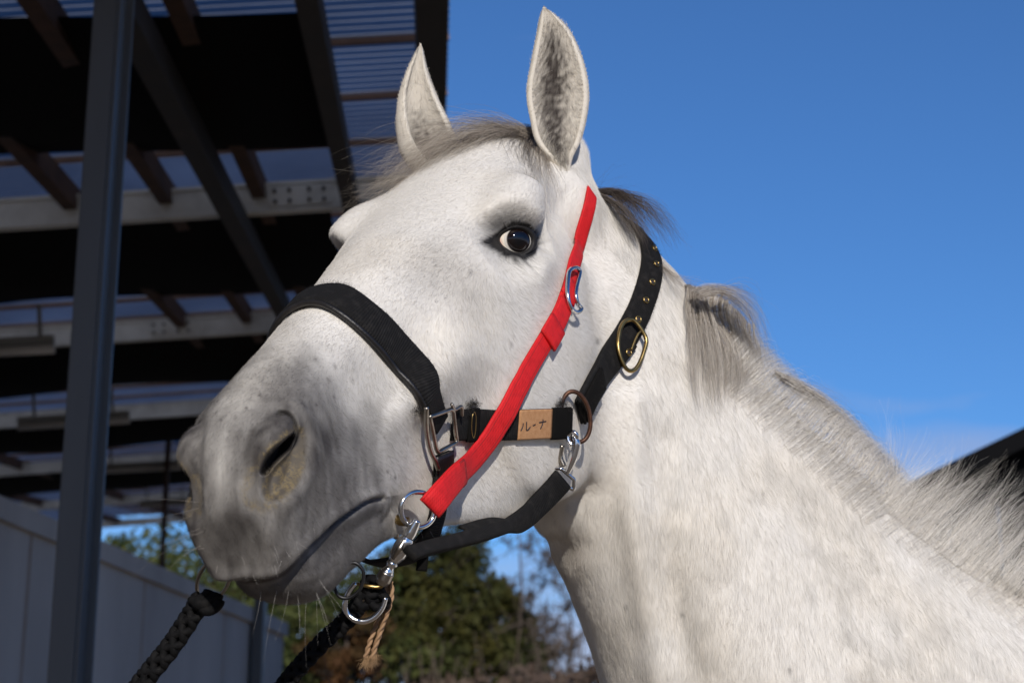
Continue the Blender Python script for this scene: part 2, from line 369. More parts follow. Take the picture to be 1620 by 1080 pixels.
# hollow under the nostril, bump of the upper lip
D+=np.where(lat,-.14*np.exp(-((C[:,0]-345)/16)**2-((C[:,1]-850)/22)**2),0)
Df[hi_]+=D; D=Df; sf=np.zeros(len(Vf)); sf[hi_]=slit; slit=sf
V,NRM,C,h,HD,lat=Vf,NRMf,Cf,hf,HDf,latf
# neck: groove behind the jaw and along the windpipe
CN=proj(V); nk=~HD|(h[:,1]<-30)
nearn=(NRM[:,2]<.2)&((h[:,0]<4)|(CN[:,0]>930)|(h[:,2]<-29))
ni=np.where(nearn&(CN[:,0]>830)&(CN[:,1]>250))[0]
for L_,a_,w_ in [([(1005,640),(1000,760),(1012,880),(1045,1080),(1080,1200)],.75,24),([(1052,700),(1050,820),(1070,960),(1110,1100)],-.55,26),
                 ([(880,850),(905,866),(925,858)],-.14,14),([(872,880),(900,900),(922,890)],.16,16),([(1100,560),(1180,700),(1330,850)],-.18,40),
                 ([(948,330),(965,400),(962,470)],.22,24),([(905,640),(925,720),(912,790)],-.25,16),([(1200,650),(1320,770),(1460,880)],.22,34)]:
    d_,t_,_=line_dist(CN[ni],crom(L_,4)); D[ni]+=a_*np.exp(-(d_/w_)**2)
V=V+NRM*D[:,None]
# eyes: the lids are wrapped on the ball, the ball sits in the opening
ALM=crom([(779,378),(790,366),(803,358),(816,354),(831,357),(842,366),(848,379),(846,392),(838,402),(826,406.5),(812,402),(798,393),(787,386)],4,True)
EN=nrm(np.array([.62,.72,.22])); ENC=HR@EN; ER=2.1
EC=pix(822,379,142.0)-ENC*ER; ECH=c2h(EC)
C,h=chart(V); ei=np.where(lat&(C[:,0]>720)&(C[:,0]<900)&(C[:,1]>300)&(C[:,1]<450))[0]
he,se=h[ei],side[ei]; hm=he.copy(); hm[:,1]=np.abs(hm[:,1]); near=(np.linalg.norm(hm-ECH,axis=1)<7)&((hm-ECH)@EN>-1.0)
dr=nrm(hm-ECH); ce=C[ei]; dc=np.hypot((ce[:,0]-813)/1.15,ce[:,1]-380)
w_=np.where(near,1-sstep(dc,34,66),0)[:,None]; hm=hm*(1-w_)+(ECH+dr*(ER+.26))*w_
ce=proj(h2c(hm)); da=poly_sdf(ce,ALM)
lid=ER+.24+.13*np.exp(-((da-4)/3.5)**2)-.12*np.exp(-((da-13)/3.5)**2)*(ce[:,1]<382)+.10*np.exp(-((da-20)/5)**2)*(ce[:,1]<382)
tgt=np.where(da<0,ER+.24-.95*sstep(-da,0,3.5),lid)
w_=(np.where(near,1-sstep(da,14,26),0))[:,None]
hm=hm*(1-w_)+(ECH+dr*tgt[:,None])*w_; hm[:,1]*=se
V[ei]=np.where(near[:,None],h2c(hm),V[ei])
for v,c in zip(bm.verts,V): v.co=c
eyez=np.zeros(len(V),bool); eyez[ei]=near
bm.verts.ensure_lookup_table(); rl=[bm.verts[i] for i,k in zip(ei,near&(da>5.5)&(dc<75)) if k]
for _ in range(14): bmesh.ops.smooth_vert(bm,verts=rl,factor=.5,use_axis_x=True,use_axis_y=True,use_axis_z=True)
for _ in range(2):
    bmesh.ops.smooth_vert(bm,verts=[v for v,k in zip(bm.verts,((slit<.2)&~eyez)) if k],factor=.4,use_axis_x=True,use_axis_y=True,use_axis_z=True)
bm.normal_update()
V=np.array([v.co[:] for v in bm.verts]); NRM=np.array([v.normal[:] for v in bm.verts])
FQ=np.array([[v.index for v in f.verts] for f in bm.faces if len(f.verts)==4]); FT=np.array([[v.index for v in f.verts] for f in bm.faces if len(f.verts)==3]).reshape(-1,3)
bm.free()
C,h=chart(V); CN=proj(V); HD=on_head(h)
BVH=BVHTree.FromPolygons([tuple(x) for x in V],[tuple(x) for x in FQ]+[tuple(x) for x in FT])
def hit(x,y):
    """where the sight line through a pixel meets the horse: point and outward normal (viewer cm)"""
    d=Vector(pix(x,y,1.0)).normalized(); p,n,i,_=BVH.ray_cast(Vector((0,0,0)),d)
    if p is None: return None,None
    n=np.array(n); p=np.array(p)
    return p,(n if n@p<0 else -n)
def nearest(p):
    q_,n,i,_=BVH.find_nearest(Vector(p)); return np.array(q_),np.array(n)

# ---------- colour of the coat: skin and hair, with shade painted into nostril and mouth
def coat(V,C,h,HD,CN):
    white=np.array([.75,.72,.67]); cream=np.array([.74,.70,.635]); gr=np.array([.060,.054,.051]); dk=np.array([.012,.011,.011])
    n1=vnoise(V,1.6); n2=vnoise(V+17,5.0); n3=vnoise(V*[1,.35,1]+9,.5)
    col=white+(cream-white)*sstep(n2,.35,.75)[:,None]
    # mottling on the neck
    mott=.04+sstep(n1*.5+n2*.5,.45,.75)*.13+(n3-.5)*.12
    col=col*(1-np.where(HD,.35,1.)*np.clip(mott,0,1))[:,None]
    full=col; FI=np.where(HD|((CN[:,0]>870)&(CN[:,0]<940)&(CN[:,1]>800)))[0]; col=col[FI]; V=V[FI]; C=C[FI]; CNf=CN; CN=CN[FI]; h=h[FI]; HD=HD[FI]; n1=n1[FI]; n2=n2[FI]; n3=n3[FI]
    u=h[:,0]; w=h[:,2]; vv=np.abs(h[:,1])
    g=np.zeros(len(V))
    edge=sstep(u+ (n2-.5)*5+ (n1-.5)*2.0,39,50.5)
    g=np.maximum(g,edge*.90)
    top=np.exp(-((vv)/2.4)**2)*sstep(-w,-9,0)*sstep(57-u,0,5)
    g=g*(1-.45*np.where(HD,top,0))
    G=lambda x,y,sx,sy,a: a*np.exp(-((C[:,0]-x)/sx)**2-((C[:,1]-y)/sy)**2)
    for p in [(690,420,70,60,.30),(760,470,60,40,.22),(800,345,45,22,.28),(600,560,60,50,.15),(560,720,70,60,.30),(640,590,45,30,.14),(850,640,30,70,.10),(440,700,60,70,.5),(400,870,70,40,.15),(590,700,60,70,.25),(730,620,50,60,.12),(845,785,40,14,.28)]:
        g=np.maximum(g,0)+G(*p)*(1-np.maximum(g,0))
    g=g*(1-.55*np.exp(-((C[:,0]-325)/38)**2-((C[:,1]-735)/75)**2))
    g=np.where(HD,np.clip(g+(n3-.5)*.16*sstep(g,.05,.4)+(n1-.5)*.14*sstep(g,.1,.5),0,1),0)
    col=col*(1-g[:,None])+gr*g[:,None]
    # dark skin round the eye
    da=poly_sdf(C,ALM)
    BK=crom([(759,383),(772,372),(786,364),(803,351),(820,346),(838,351),(850,363),(856,380),(852,398),(841,411),(824,416),(805,411),(788,402),(772,393)],3,True); db=poly_sdf(C,BK)
    e1=np.where(HD&(vv>3),1-sstep(db+(n3-.5)*2,-5,1.5),0); dc=e1*0
    up=np.where(HD&(vv>3)&(C[:,1]<372),np.exp(-((da-9)/8)**2)*.38,0)
    e2=np.where(HD&(vv>3),np.exp(-(np.clip(da-5,0,99)/11)**2)*.24,0)
    k=np.clip(np.maximum.reduce([e1,dc*1.05,up,e2]),0,1); col=col*(1-k[:,None])+dk*k[:,None]
    # nostril: shade painted black into slit and crease; ochre dust on its rim and inner wall
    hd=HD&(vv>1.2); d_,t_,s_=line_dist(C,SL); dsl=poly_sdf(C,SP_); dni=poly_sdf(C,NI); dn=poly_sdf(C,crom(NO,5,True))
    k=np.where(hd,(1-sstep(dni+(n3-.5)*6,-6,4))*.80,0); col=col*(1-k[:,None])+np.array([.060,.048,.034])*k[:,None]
    och=np.array([.26,.19,.075]); spk=sstep(vnoise(V,.08),.15,.75)*sstep(vnoise(V+5,.4),.15,.65)
    flap=np.exp(-((dsl-6)/5)**2)*(1-sstep(C[:,0]*.5+C[:,1]*.86,815,850))
    loop=np.exp(-((dn+4)/9)**2)*(C[:,1]>738)*(1-sstep(C[:,0],440,470))
    wall=(1-sstep(dni,-4,3))*sstep(C[:,1],700,745)
    k=np.where(hd,np.clip(flap*.65+loop*.35+wall*.42,0,1)*spk,0); col=col*(1-k[:,None])+och*k[:,None]
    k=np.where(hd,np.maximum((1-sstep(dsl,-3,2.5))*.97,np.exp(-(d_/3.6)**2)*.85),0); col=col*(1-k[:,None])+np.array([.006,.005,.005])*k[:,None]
    # lip gap with its shade painted in, wet lower lip
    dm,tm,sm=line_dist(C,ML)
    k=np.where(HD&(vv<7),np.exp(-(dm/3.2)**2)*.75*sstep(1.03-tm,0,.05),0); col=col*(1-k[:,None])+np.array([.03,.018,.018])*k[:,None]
    k=np.where(HD&(vv<7)&(sm>0),np.exp(-((dm-16)/18)**2)*sstep(tm,.30,.6)*.80*(1-.75*sstep(vnoise(V,1.3),.52,.75)),0); col=col*(1-k[:,None])+np.array([.05,.048,.05])*k[:,None]
    k=np.where(HD,np.exp(-((C[:,0]-368)/30)**2-((C[:,1]-845)/36)**2)*.55,0); col=col*(1-k[:,None])+np.array([.05,.045,.043])*k[:,None]  # darker patch on the upper lip below the nostril
    k=np.where(HD&(sm>0)&(dm<90)&(u>44),sstep(dm,2,10)*.45,0); col=col*(1-k[:,None])+np.array([.07,.063,.06])*k[:,None]  # shade under the upper lip painted onto the lower lip
    # flea-bitten specks
    sp=[(945,540),(530,580),(500,568),(520,600),(557,602),(529,628),(501,640),(390,645),(560,475),(809,545),(625,755),(613,745),(410,625),(372,660),(990,960),(1080,972),(1250,1060),(745,430)]
    for x,y in sp:
        if x>930: continue
        P=C; r=2.3
        k=np.exp(-(((P[:,0]-x)**2+((P[:,1]-y)*.8)**2)/r**2))*.75; col=col*(1-k[:,None])+np.array([.04,.03,.03])*k[:,None]
    # browner and darker at the fold of the throat
    k=np.exp(-((CN[:,0]-905)/22)**2-((CN[:,1]-875)/22)**2)*.35; col=col*(1-k[:,None])+np.array([.20,.15,.11])*k[:,None]
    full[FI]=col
    for x,y in [(990,960),(1080,972),(1250,1060),(945,540)]:
        k=np.exp(-(((CNf[:,0]-x)**2+((CNf[:,1]-y)*.7)**2)/3.0**2))*.75; full=full*(1-k[:,None])+np.array([.05,.04,.04])*k[:,None]
    return np.clip(full,.006,.9)
CO=coat(V,C,h,HD,CN)

# ---------- ears, joined to the body mesh
def make_ear(rows,z,yaw,lean,curl,dsh=0,top=(.62,.93),dep=.36):
    """rows: (y,left,right) in pixels at distance z; yaw turns the opening; returns verts, quads, tris, colour, inside mask"""
    rows=np.array(rows,float); k=13; out=[];colr=[]; nr=len(rows)*4
    R=crom(rows,4); S=len(R); s=np.linspace(1,0,S)      # 1 tip, 0 base
    tm=np.interp(s,[0,.12,.3,.6,1],curl); nth=22
    rings=[];inm=[];cc=[]
    for i in range(S):
        y,l,r=R[i]; zc=z+lean*(1-s[i]); c=pix((l+r)/2,y,zc); hw=max((r-l)/2/F_PX*zc,.12)
        th=np.linspace(-tm[i],tm[i],nth); th_=th+math.radians(yaw)
        ox=np.sin(th_); oz=np.cos(th_); sc_=1/max(ox.max(),-ox.min(),.3); ox=(ox-(ox.max()+ox.min())/2*.6)*sc_
        th_w=.42*min(1,hw/1.2)
        O=c+np.stack([hw*ox,0*ox,hw*dep*oz],-1); I=c+np.stack([(hw-th_w)*ox*.96,0*ox-.04,(hw-th_w)*dep*oz-.25],-1)
        rings.append(np.vstack([O,I[::-1]])); inm.append(np.r_[np.zeros(nth),np.ones(nth)])
        dkk=np.exp(-((np.abs(th+dsh)/tm[i])/.50)**2)*sstep(s[i],0,.10)*(1-sstep(s[i],*top))
        white=np.array([.70,.65,.57]); dkk=np.clip(dkk+.18*np.random.default_rng(int(i)).normal(0,1,nth)*sstep(dkk,.02,.3),0,1); inn=white*(1-dkk[:,None])+np.array([.045,.036,.032])*dkk[:,None]
        oc=np.repeat(white[None],nth,0); cc.append(np.vstack([oc,inn[::-1]]))
    v,q,t=grid_closed(np.array(rings)); cl=np.vstack([np.vstack(cc),[[.70,.65,.57]]*2]); m=np.r_[np.concatenate(inm),0,0]
    return v,q,t,cl,m
rad_=math.radians
EAR_L=[(13,859,862),(22,855,877),(37,851,894),(53,848,907),(83,842,921),(110,837,929),(135,833,933),(160,833,933),(187,838,929),(212,843,923),(230,850,916),(246,862,908),(262,876,903),(285,884,902)]
EAR_R=[(71,664,667),(80,659,671),(95,651,675),(115,641,681),(140,632,690),(165,627,700),(190,625,712),(210,626,719),(228,629,725),(245,634,730),(268,650,736),(300,676,742)]
ears=[make_ear(EAR_L,154.6,-8,1.5,[rad_(155),rad_(125),rad_(92),rad_(80),rad_(62)],.12,(.66,.95)),make_ear(EAR_R,160,-34,1.0,[rad_(150),rad_(130),rad_(112),rad_(96),rad_(70)],-.3,(.25,.62),.52)]
# ---------- trunk and legs beyond the frame, joined to the body mesh
def limb(pts):
    P=np.array([p[:3] for p in pts],float); ra=np.array([p[3] for p in pts]); rb=np.array([p[4] for p in pts]); a=np.linspace(0,2*math.pi,16,endpoint=False)
    return loft(P[:,None]+np.stack([ra[:,None]*np.cos(a),rb[:,None]*np.sin(a),np.zeros((len(P),16))],-1),4,1)
yb=c2w(pix(1850,1300,169))[1]
trunk=[]
for x,zt,zb,hw in [(.30,1.34,.98,.10),(.40,1.43,.86,.19),(.60,1.52,.76,.24),(.85,1.49,.70,.27),(1.15,1.44,.68,.30),(1.45,1.46,.74,.29),(1.70,1.50,.84,.27),(1.90,1.43,.92,.22),(2.02,1.28,1.0,.12)]:
    a=np.linspace(0,2*math.pi,20,endpoint=False); trunk.append(np.stack([np.full(20,x),yb+hw*np.sin(a)*np.where(np.cos(a)>0,.92,1),(zt+zb)/2+(zt-zb)/2*np.cos(a)],-1))
extra=[loft(np.array(trunk),4,1)]
for dy in (-.13,.13):
    extra.append(limb([(.50,yb+dy,1.05,.13,.09),(.47,yb+dy,.86,.095,.075),(.45,yb+dy,.70,.06,.055),(.45,yb+dy,.50,.045,.042),(.45,yb+dy,.44,.05,.045),(.45,yb+dy,.36,.032,.03),(.45,yb+dy,.18,.03,.028),(.44,yb+dy,.13,.042,.04),(.42,yb+dy,.07,.042,.042),(.41,yb+dy,.05,.06,.055),(.40,yb+dy,.0,.072,.065)]))
    extra.append(limb([(1.80,yb+dy,1.15,.17,.11),(1.76,yb+dy,.92,.14,.09),(1.80,yb+dy,.74,.085,.06),(1.92,yb+dy,.56,.055,.045),(1.93,yb+dy,.50,.055,.045),(1.88,yb+dy,.36,.036,.03),(1.86,yb+dy,.18,.033,.03),(1.85,yb+dy,.13,.042,.04),(1.82,yb+dy,.07,.044,.042),(1.81,yb+dy,.05,.06,.055),(1.80,yb+dy,.0,.072,.065)]))
m_coat=mat('coat_skin',rough=.62,spec=.3,attr='col',bump=[('noise',900,.25,.0006),('noise',60,.15,.002)])
m_hair=mat('coat_hair',rough=.55,spec=.25,attr='col')
av=[c2w(V)];aq=[FQ];at_=[FT];ac=[CO]; n=len(V)
EARV=[]
for v,q,t,cl,m in ears:
    av.append(c2w(v));aq.append(q+n);at_.append(t+n);ac.append(cl); n+=len(v)
for v,q,t in extra:
    av.append(v);aq.append(q+n);at_.append(t+n); n+=len(v); ac.append(np.where((v[:,2]<.06)[:,None],[[.10,.09,.08]],[[.68,.64,.58]]))
horse=empty('horse',(.9,yb,0),'white horse with its head turned, wearing a black halter and a red strap','horse')
body=mesh_np('body',np.vstack(av),np.vstack(aq),np.vstack(at_),m_coat,horse,True,col=np.vstack(ac))
# ---------- eyes
def eyeball(sgn):
    n=64; th=np.linspace(0,math.pi,n); ph=np.linspace(0,2*math.pi,n,endpoint=False)
    ax=EN*np.array([1,sgn,1]); cc=ECH*np.array([1,sgn,1])
    fw=nrm(np.array([1,0,-.18])-ax*(np.array([1,0,-.18])@ax)); up=np.cross(ax,fw)*sgn     # towards the nose / up
    T,Pp=np.meshgrid(th,ph,indexing='ij')
    bul=.17*np.exp(-(np.degrees(T)/27)**4)
    P=(cc+(ER+bul)[...,None]*(np.cos(T)[...,None]*ax+np.sin(T)[...,None]*(np.cos(Pp)[...,None]*fw+np.sin(Pp)[...,None]*up))).reshape(-1,3)
    deg=np.degrees(T).ravel(); pp=Pp.ravel()
    x=deg*np.cos(pp); y=deg*np.sin(pp)
    col=np.tile([.80,.72,.60],(len(P),1))
    k=sstep(31.5-deg,0,3.0)[:,None]; col=col*(1-k)+np.array([.007,.0035,.003])*k
    k=(np.exp(-((x/22)**2+(y/15)**2)**2))[:,None]; col=col*(1-k)+np.array([.002,.002,.003])*k
    k=(np.exp(-((deg-33)/2.2)**2)*.6)[:,None]; col=col*(1-k)+np.array([.35,.38,.42])*k
    k=(sstep(x-.5*y,41,56)*.9)[:,None]; col=col*(1-k)+np.array([.55,.10,.07])*k
    v=h2c(P); i,j=np.meshgrid(np.arange(n-1),np.arange(n),indexing='ij'); j2=(j+1)%n
    q=np.stack([i*n+j,(i+1)*n+j,(i+1)*n+j2,i*n+j2],-1).reshape(-1,4)
    return mesh_np('eye',c2w(v),q,None,m_eye,horse,True,col=col)
m_eye=mat('eye_wet',rough=.05,spec=.45,attr='col',coat=.25)
for s_ in (1,-1): eyeball(s_)

# ---------- the short coat, strand by strand
def flow(P,HDm,Hh):
    """direction the hair lies in, viewer frame"""
    f=np.tile([.10,1.0,0.0],(len(P),1))
    hd=(-.35*HR[:,0]-.8*HR[:,2])[None]+np.zeros((len(P),3))
    nz_=vnoise(P,7)-.5; hd=hd+nz_[:,None]*HR[:,0]*1.2
    up=np.clip((Hh[:,2]+9)/6,0,1)[:,None]                        # on the flat of the face the hair runs down the nose
    hd=hd*(1-up)+(HR[:,0]*1.0)[None]*up
    f=np.where(HDm[:,None],hd,f); f[:,0]+=(vnoise(P+31,9)-.5)*np.where(HDm,.2,.7)
    return f
tri=np.vstack([FQ[:,[0,1,2]],FQ[:,[0,2,3]],FT])
a_=V[tri[:,1]]-V[tri[:,0]]; b_=V[tri[:,2]]-V[tri[:,0]]; ar=np.linalg.norm(np.cross(a_,b_),axis=1)/2
cen=V[tri].mean(1); fn=nrm(np.cross(a_,b_)); pc=proj(cen)
seen=((pc[:,0]>-120)&(pc[:,0]<1740)&(pc[:,1]<1190)).astype(float)
dens=np.where(HD[tri[:,0]],1.0,.8)*(seen*.93+.07)
da_=poly_sdf(C[tri[:,0]],ALM); dn_=poly_sdf(C[tri[:,0]],NO); dml,_,_=line_dist(C[tri[:,0]],ML[::3])
bare=HD[tri[:,0]]&((da_<7)|(dml<5)|False)
dens=np.where(bare|(HD[tri[:,0]]&(np.abs(h[tri[:,0],1])>1)&((poly_sdf(C[tri[:,0]],SP_)<3)|(poly_sdf(C[tri[:,0]],NI)<-4))),0,dens)
NF=int(FUR_N) if 'FUR_N' in globals() else 620000
pr=ar*dens; pr/=pr.sum()
ti=rng.choice(len(tri),NF,p=pr); r1=np.sqrt(rng.random(NF)); r2=rng.random(NF)
bw=np.stack([1-r1,r1*(1-r2),r1*r2],-1); T3=tri[ti]
P0=(V[T3]*bw[...,None]).sum(1); N0=nrm((NRM[T3]*bw[...,None]).sum(1)); C0=(CO[T3]*bw[...,None]).sum(1); H0=c2h(P0); HDs=HD[T3[:,0]]
F0=flow(P0,HDs,H0); F0=nrm(F0-N0*(F0*N0).sum(1,keepdims=True)); F0=nrm(F0+rng.normal(0,.22,(NF,3))); F0=nrm(F0-N0*(F0*N0).sum(1,keepdims=True))
ln=np.where(HDs,np.where(H0[:,0]>44,.32,.55),.95)*rng.uniform(.6,1.25,NF)
lift=np.where(HDs,.10,.12)*rng.uniform(.5,1.5,NF)
tt=np.linspace(0,1,4)
ST=P0[:,None]-N0[:,None]*.03+F0[:,None]*(ln[:,None]*tt)[...,None]+N0[:,None]*(lift[:,None]*np.sin(tt*2.0))[...,None]
cl=C0*rng.uniform(.84,1.12,(NF,1)); hair('coat',ST,rng.uniform(.0035,.0065,NF),np.clip(cl,0,.88),m_hair,horse)

# ---------- long hair
def locks(guides,n,rad,cols,spread,k=14,seed=1,wave=.15,lenj=.25,fan=1.0,trim=0.):
    """guides: list of viewer-frame polylines (each m points); strands are blends of neighbours"""
    r=np.random.default_rng(seed); G=np.array([resample(crom(np.array(g,float),6),k) for g in guides]); m=len(G)
    x=r.random(n)*(m-1); i=np.minimum(x.astype(int),m-2); f=(x-i)[:,None,None]
    S=G[i]*(1-f)+G[i+1]*f
    t=np.linspace(0,1,k)
    off=r.normal(0,1,(n,1,3))*spread*(.25+fan*t**1.2)[None,:,None]
    ph=r.random((n,3))*6.28; fr=r.uniform(1,3,(n,1))
    wv=np.stack([np.sin(t[None]*fr*6.28*.5+ph[:,[j]])-np.sin(ph[:,[j]]) for j in range(3)],-1)*wave*t[None,:,None]
    S=S+off+wv
    L=r.uniform(1-lenj,1,(n,)); t0=r.random(n)*trim; T=(t0[:,None]+t[None]*(np.maximum(L,t0+.2)-t0)[:,None])*(k-1); i0=np.minimum(T.astype(int),k-2); ff=(T-i0)[...,None]
    S=S[np.arange(n)[:,None],i0]*(1-ff)+S[np.arange(n)[:,None],i0+1]*ff
    cols=np.array(cols,float); c=cols[r.integers(0,len(cols),n)]*r.uniform(.75,1.2,(n,1))
    return S,r.uniform(.6,1.2,n)*rad,c
def join_hair(name,parts,label=None):
    P=np.concatenate([p[0] for p in parts]); o=hair(name,P,np.concatenate([p[1] for p in parts]),np.concatenate([p[2] for p in parts]),m_mane,horse)
    return o
m_mane=mat('mane_hair',rough=.45,spec=.35,attr='col')
def HP(pts,lift=.35,z0=160.0):
    """pixel polyline laid on the horse (third number: distance, or height above the coat when small)"""
    out=[]; lastz=z0
    for p in pts:
        x,y=p[:2]; e=p[2] if len(p)>2 else lift
        if e>50: q=pix(x,y,e); lastz=e
        else:
            h_,n_=hit(x,y)
            if h_ is None: q=pix(x,y,lastz-.3)
            else: q=h_+n_*e; lastz=q[2]
        out.append(q)
    return np.array(out)
DKB=[(.035,.026,.022),(.06,.045,.036),(.10,.08,.065)]; GRB=[(.22,.18,.14),(.32,.27,.22),(.16,.13,.11),(.40,.35,.29)]; WHT=[(.80,.76,.69),(.70,.65,.57),(.86,.83,.78)]
fore=[]
# swept over the forehead towards the far side
gs=[[(845,208),(815,203),(780,206),(735,222),(690,248),(650,275),(612,296)],[(838,213),(800,212),(760,220),(715,240),(670,262),(630,284),(590,312)],
    [(825,218),(790,222),(750,234),(705,254),(662,276),(620,297),(575,322)],[(800,214),(765,218),(725,232),(690,250),(655,272),(628,290),(600,318)],[(770,216),(745,222),(712,236),(680,252),(652,268),(625,285),(585,300)]]
fore.append(locks([HP(g,.55,158) for g in gs],760,.0085,GRB+[(.52,.46,.38),(.45,.40,.33),(.6,.54,.46)],.85,seed=2,wave=1.6))
fore.append(locks([HP(g,.75,158) for g in gs[:3]],240,.007,DKB+GRB,1.0,seed=3,wave=1.4))
fore.append(locks([HP(g,.5,158) for g in [[(850,205),(835,200),(812,205),(790,216),(770,230)],[(855,215),(838,212),(818,220),(806,232),(800,246)],[(850,225),(838,232),(836,252),(842,270),(848,285)]]],260,.010,DKB+GRB[:2],.42,seed=4,wave=.25))
fore.append(locks([HP(g,.4,157) for g in [[(848,225),(840,248),(836,272),(838,300)],[(856,235),(856,262),(858,290),(864,318)],[(862,250),(872,272),(880,296),(884,322)]]],110,.009,GRB,.30,seed=5,wave=.3))
fore.append(locks([HP(g,.35,157) for g in [[(790,225),(798,255),(806,285),(803,315)],[(845,225),(852,262),(850,305),(835,325)]]],16,.008,DKB,.25,seed=6,wave=.4))
fore.append(locks([HP(g,.6,158) for g in [[(770,212,158),(782,200,158),(790,192,158)],[(835,210,157.5),(828,203,157.5),(822,200,157.5)]]],60,.008,DKB+GRB,.45,seed=7,wave=.3))
fore.append(locks([np.array([pix(x,y,z) for x,y,z in g]) for g in [[(640,282,160),(600,280,160),(565,272,160),(548,268,160)],[(630,292,160),(590,308,160),(560,326,160),(545,345,160)],[(650,270,160),(615,262,161),(590,264,161),(575,262,161)]]],34,.006,GRB,.5,seed=8,wave=.6))
fore.append(locks([np.array([pix(x,y,z) for x,y,z in g]) for g in [[(842,212,157),(815,196,157),(775,194,158),(730,212,159),(690,236,160),(650,262,160)],[(830,214,157),(795,200,157),(755,204,158),(710,226,159),(668,252,160),(625,278,160)],[(790,214,158),(758,203,158),(720,212,159),(685,236,160),(655,256,160),(600,275,160)]]],240,.007,GRB+[(.5,.44,.37)],.8,seed=9,wave=1.8,lenj=.5))
join_hair('forelock',fore)
man=[]
# dark lock at the nape blowing back, above the crown strap
man.append(locks([np.array([pix(x,y,z) for x,y,z in g]) for g in [[(940,302,161),(962,304,162),(985,318,161),(1002,345,159.5),(1015,378,158.8),(1022,398,158.6)],[(945,303,161),(975,304,162),(1005,322,161),(1030,345,160),(1052,372,160)],[(950,305,162),(990,312,162),(1030,328,162),(1060,358,162),(1082,405,162)]]],420,.012,DKB+[(.14,.11,.09)],.42,seed=11,wave=.5,lenj=.35))
man.append(locks([np.array([pix(x,y,z) for x,y,z in g]) for g in [[(942,304,161),(970,322,160),(992,352,159),(1006,385,158.6)],[(960,312,161.5),(990,338,160),(1008,362,159.3),(1020,392,158.8)]]],240,.011,[(.10,.08,.065),(.16,.13,.11),(.06,.05,.04)],.35,seed=12,wave=.3))
man.append(locks([np.array([pix(x,y,z) for x,y,z in g]) for g in [[(945,300,161),(940,285,161),(955,262,161),(978,248,161)],[(955,303,161),(985,300,161.5),(1010,302,162),(1030,312,162)]]],14,.006,DKB,.4,seed=13,wave=.5))
# wisps across the crown strap to the tuft
man.append(locks([np.array([pix(x,y,z) for x,y,z in g]) for g in [[(1042,412,161),(1075,436,161),(1110,448,160),(1150,462,160)],[(1048,425,160),(1062,448,158),(1072,468,156.8),(1080,485,156.5)]]],60,.008,GRB,.4,seed=14,wave=.4))
# the tuft that falls on the near side
tg=[[(1092,452,162.5),(1088,462,.5),(1090,492,.5),(1096,545,.4),(1104,600,.3),(1112,652,.2)],[(1108,456,163),(1103,466,.6),(1105,502,.6),(1112,555,.45),(1120,615,.3),(1126,668,.2)],[(1126,462,163.5),(1121,474,.7),(1126,508,.65),(1136,556,.5),(1139,606,.3),(1136,648,.2)],
    [(1146,474,164),(1143,486,.7),(1148,518,.6),(1155,556,.45),(1154,596,.3),(1148,626,.2)],[(1166,490,164.5),(1164,504,.7),(1170,532,.6),(1178,564,.4),(1180,596,.25),(1174,618,.2)],[(1184,512,165),(1184,528,.7),(1190,554,.5),(1198,584,.35),(1203,606,.25),(1202,622,.2)]]
TC=GRB+[(.55,.49,.41),(.64,.59,.52),(.70,.65,.58)]
man.append(locks([HP(g,.35,163) for g in tg],1300,.008,TC,.34,seed=15,wave=.5,lenj=.55))
man.append(locks([HP(g,.7,163) for g in tg[:4]],160,.0085,[(.12,.095,.08),(.2,.165,.14)],.5,seed=35,wave=.5,lenj=.5))
r_=np.random.default_rng(40)
for c_ in range(16):                                   # pointed wisps
    g=tg[c_%6]; dx=r_.normal(0,9); ln_=r_.uniform(.8,1.15)
    gg=HP([(g[0][0]+dx,g[0][1],g[0][2]),(g[1][0]+dx,g[1][1],1.0)]+[(p[0]+dx+r_.normal(0,4),g[1][1]+(p[1]-g[1][1])*ln_,p[2]+.35) for p in g[2:]],.6,163)
    man.append(locks([gg,gg+.05],42,.008,TC,.22,seed=50+c_,wave=.3,lenj=.3,fan=-.15))
man.append(locks([np.array([pix(x,y,z) for x,y,z in g]) for g in [[(1095,462,158),(1118,452,160),(1150,460,161),(1178,482,162),(1196,515,163),(1206,555,164),(1218,594,166)],[(1110,470,157.5),(1135,464,158.5),(1162,476,160),(1182,500,161),(1194,535,162),(1204,572,163),(1214,606,164)]]],240,.008,TC,.55,seed=16,wave=.6,lenj=.45))
man.append(locks([np.array([pix(x,y,z) for x,y,z in g]) for g in [[(1135,458,161),(1165,455,162),(1186,478,163),(1196,505,164)],[(1140,462,161),(1172,466,162),(1192,492,163),(1200,530,164)]]],60,.007,GRB,.6,seed=17,wave=.6))
# along the crest: over to the far side
CR=np.array([(1150,545),(1180,575),(1215,612),(1257,652),(1300,690),(1350,740),(1400,785),(1420,800)],float)
CR=resample(crom(CR,8),60)
gl=[]
for i in range(0,60,2):
    x,y=CR[i]; s_=i/59; bx=np.interp(s_,[0,.35,.6,.85,1],[34,38,44,40,22]); by=np.interp(s_,[0,.35,.6,.85,1],[-28,-28,-42,-46,-36])
    z=164.0+s_*2
    gl.append(np.array([*HP([(x-44,y+36),(x-24,y+20),(x-10,y+8)],.08,z),pix(x+2,y-3,z-1.2),pix(x+bx*.40,y+by*.55,z+.6),pix(x+bx*.8,y+by*.72,z+2.6),pix(x+bx*1.05,y+by*.35,z+4.6),pix(x+bx*1.05,y+by*-.25,z+6)]))
man.append(locks(gl,5200,.010,WHT+WHT+[(.50,.45,.38)],.40,seed=18,wave=.35,lenj=.4,trim=.42))
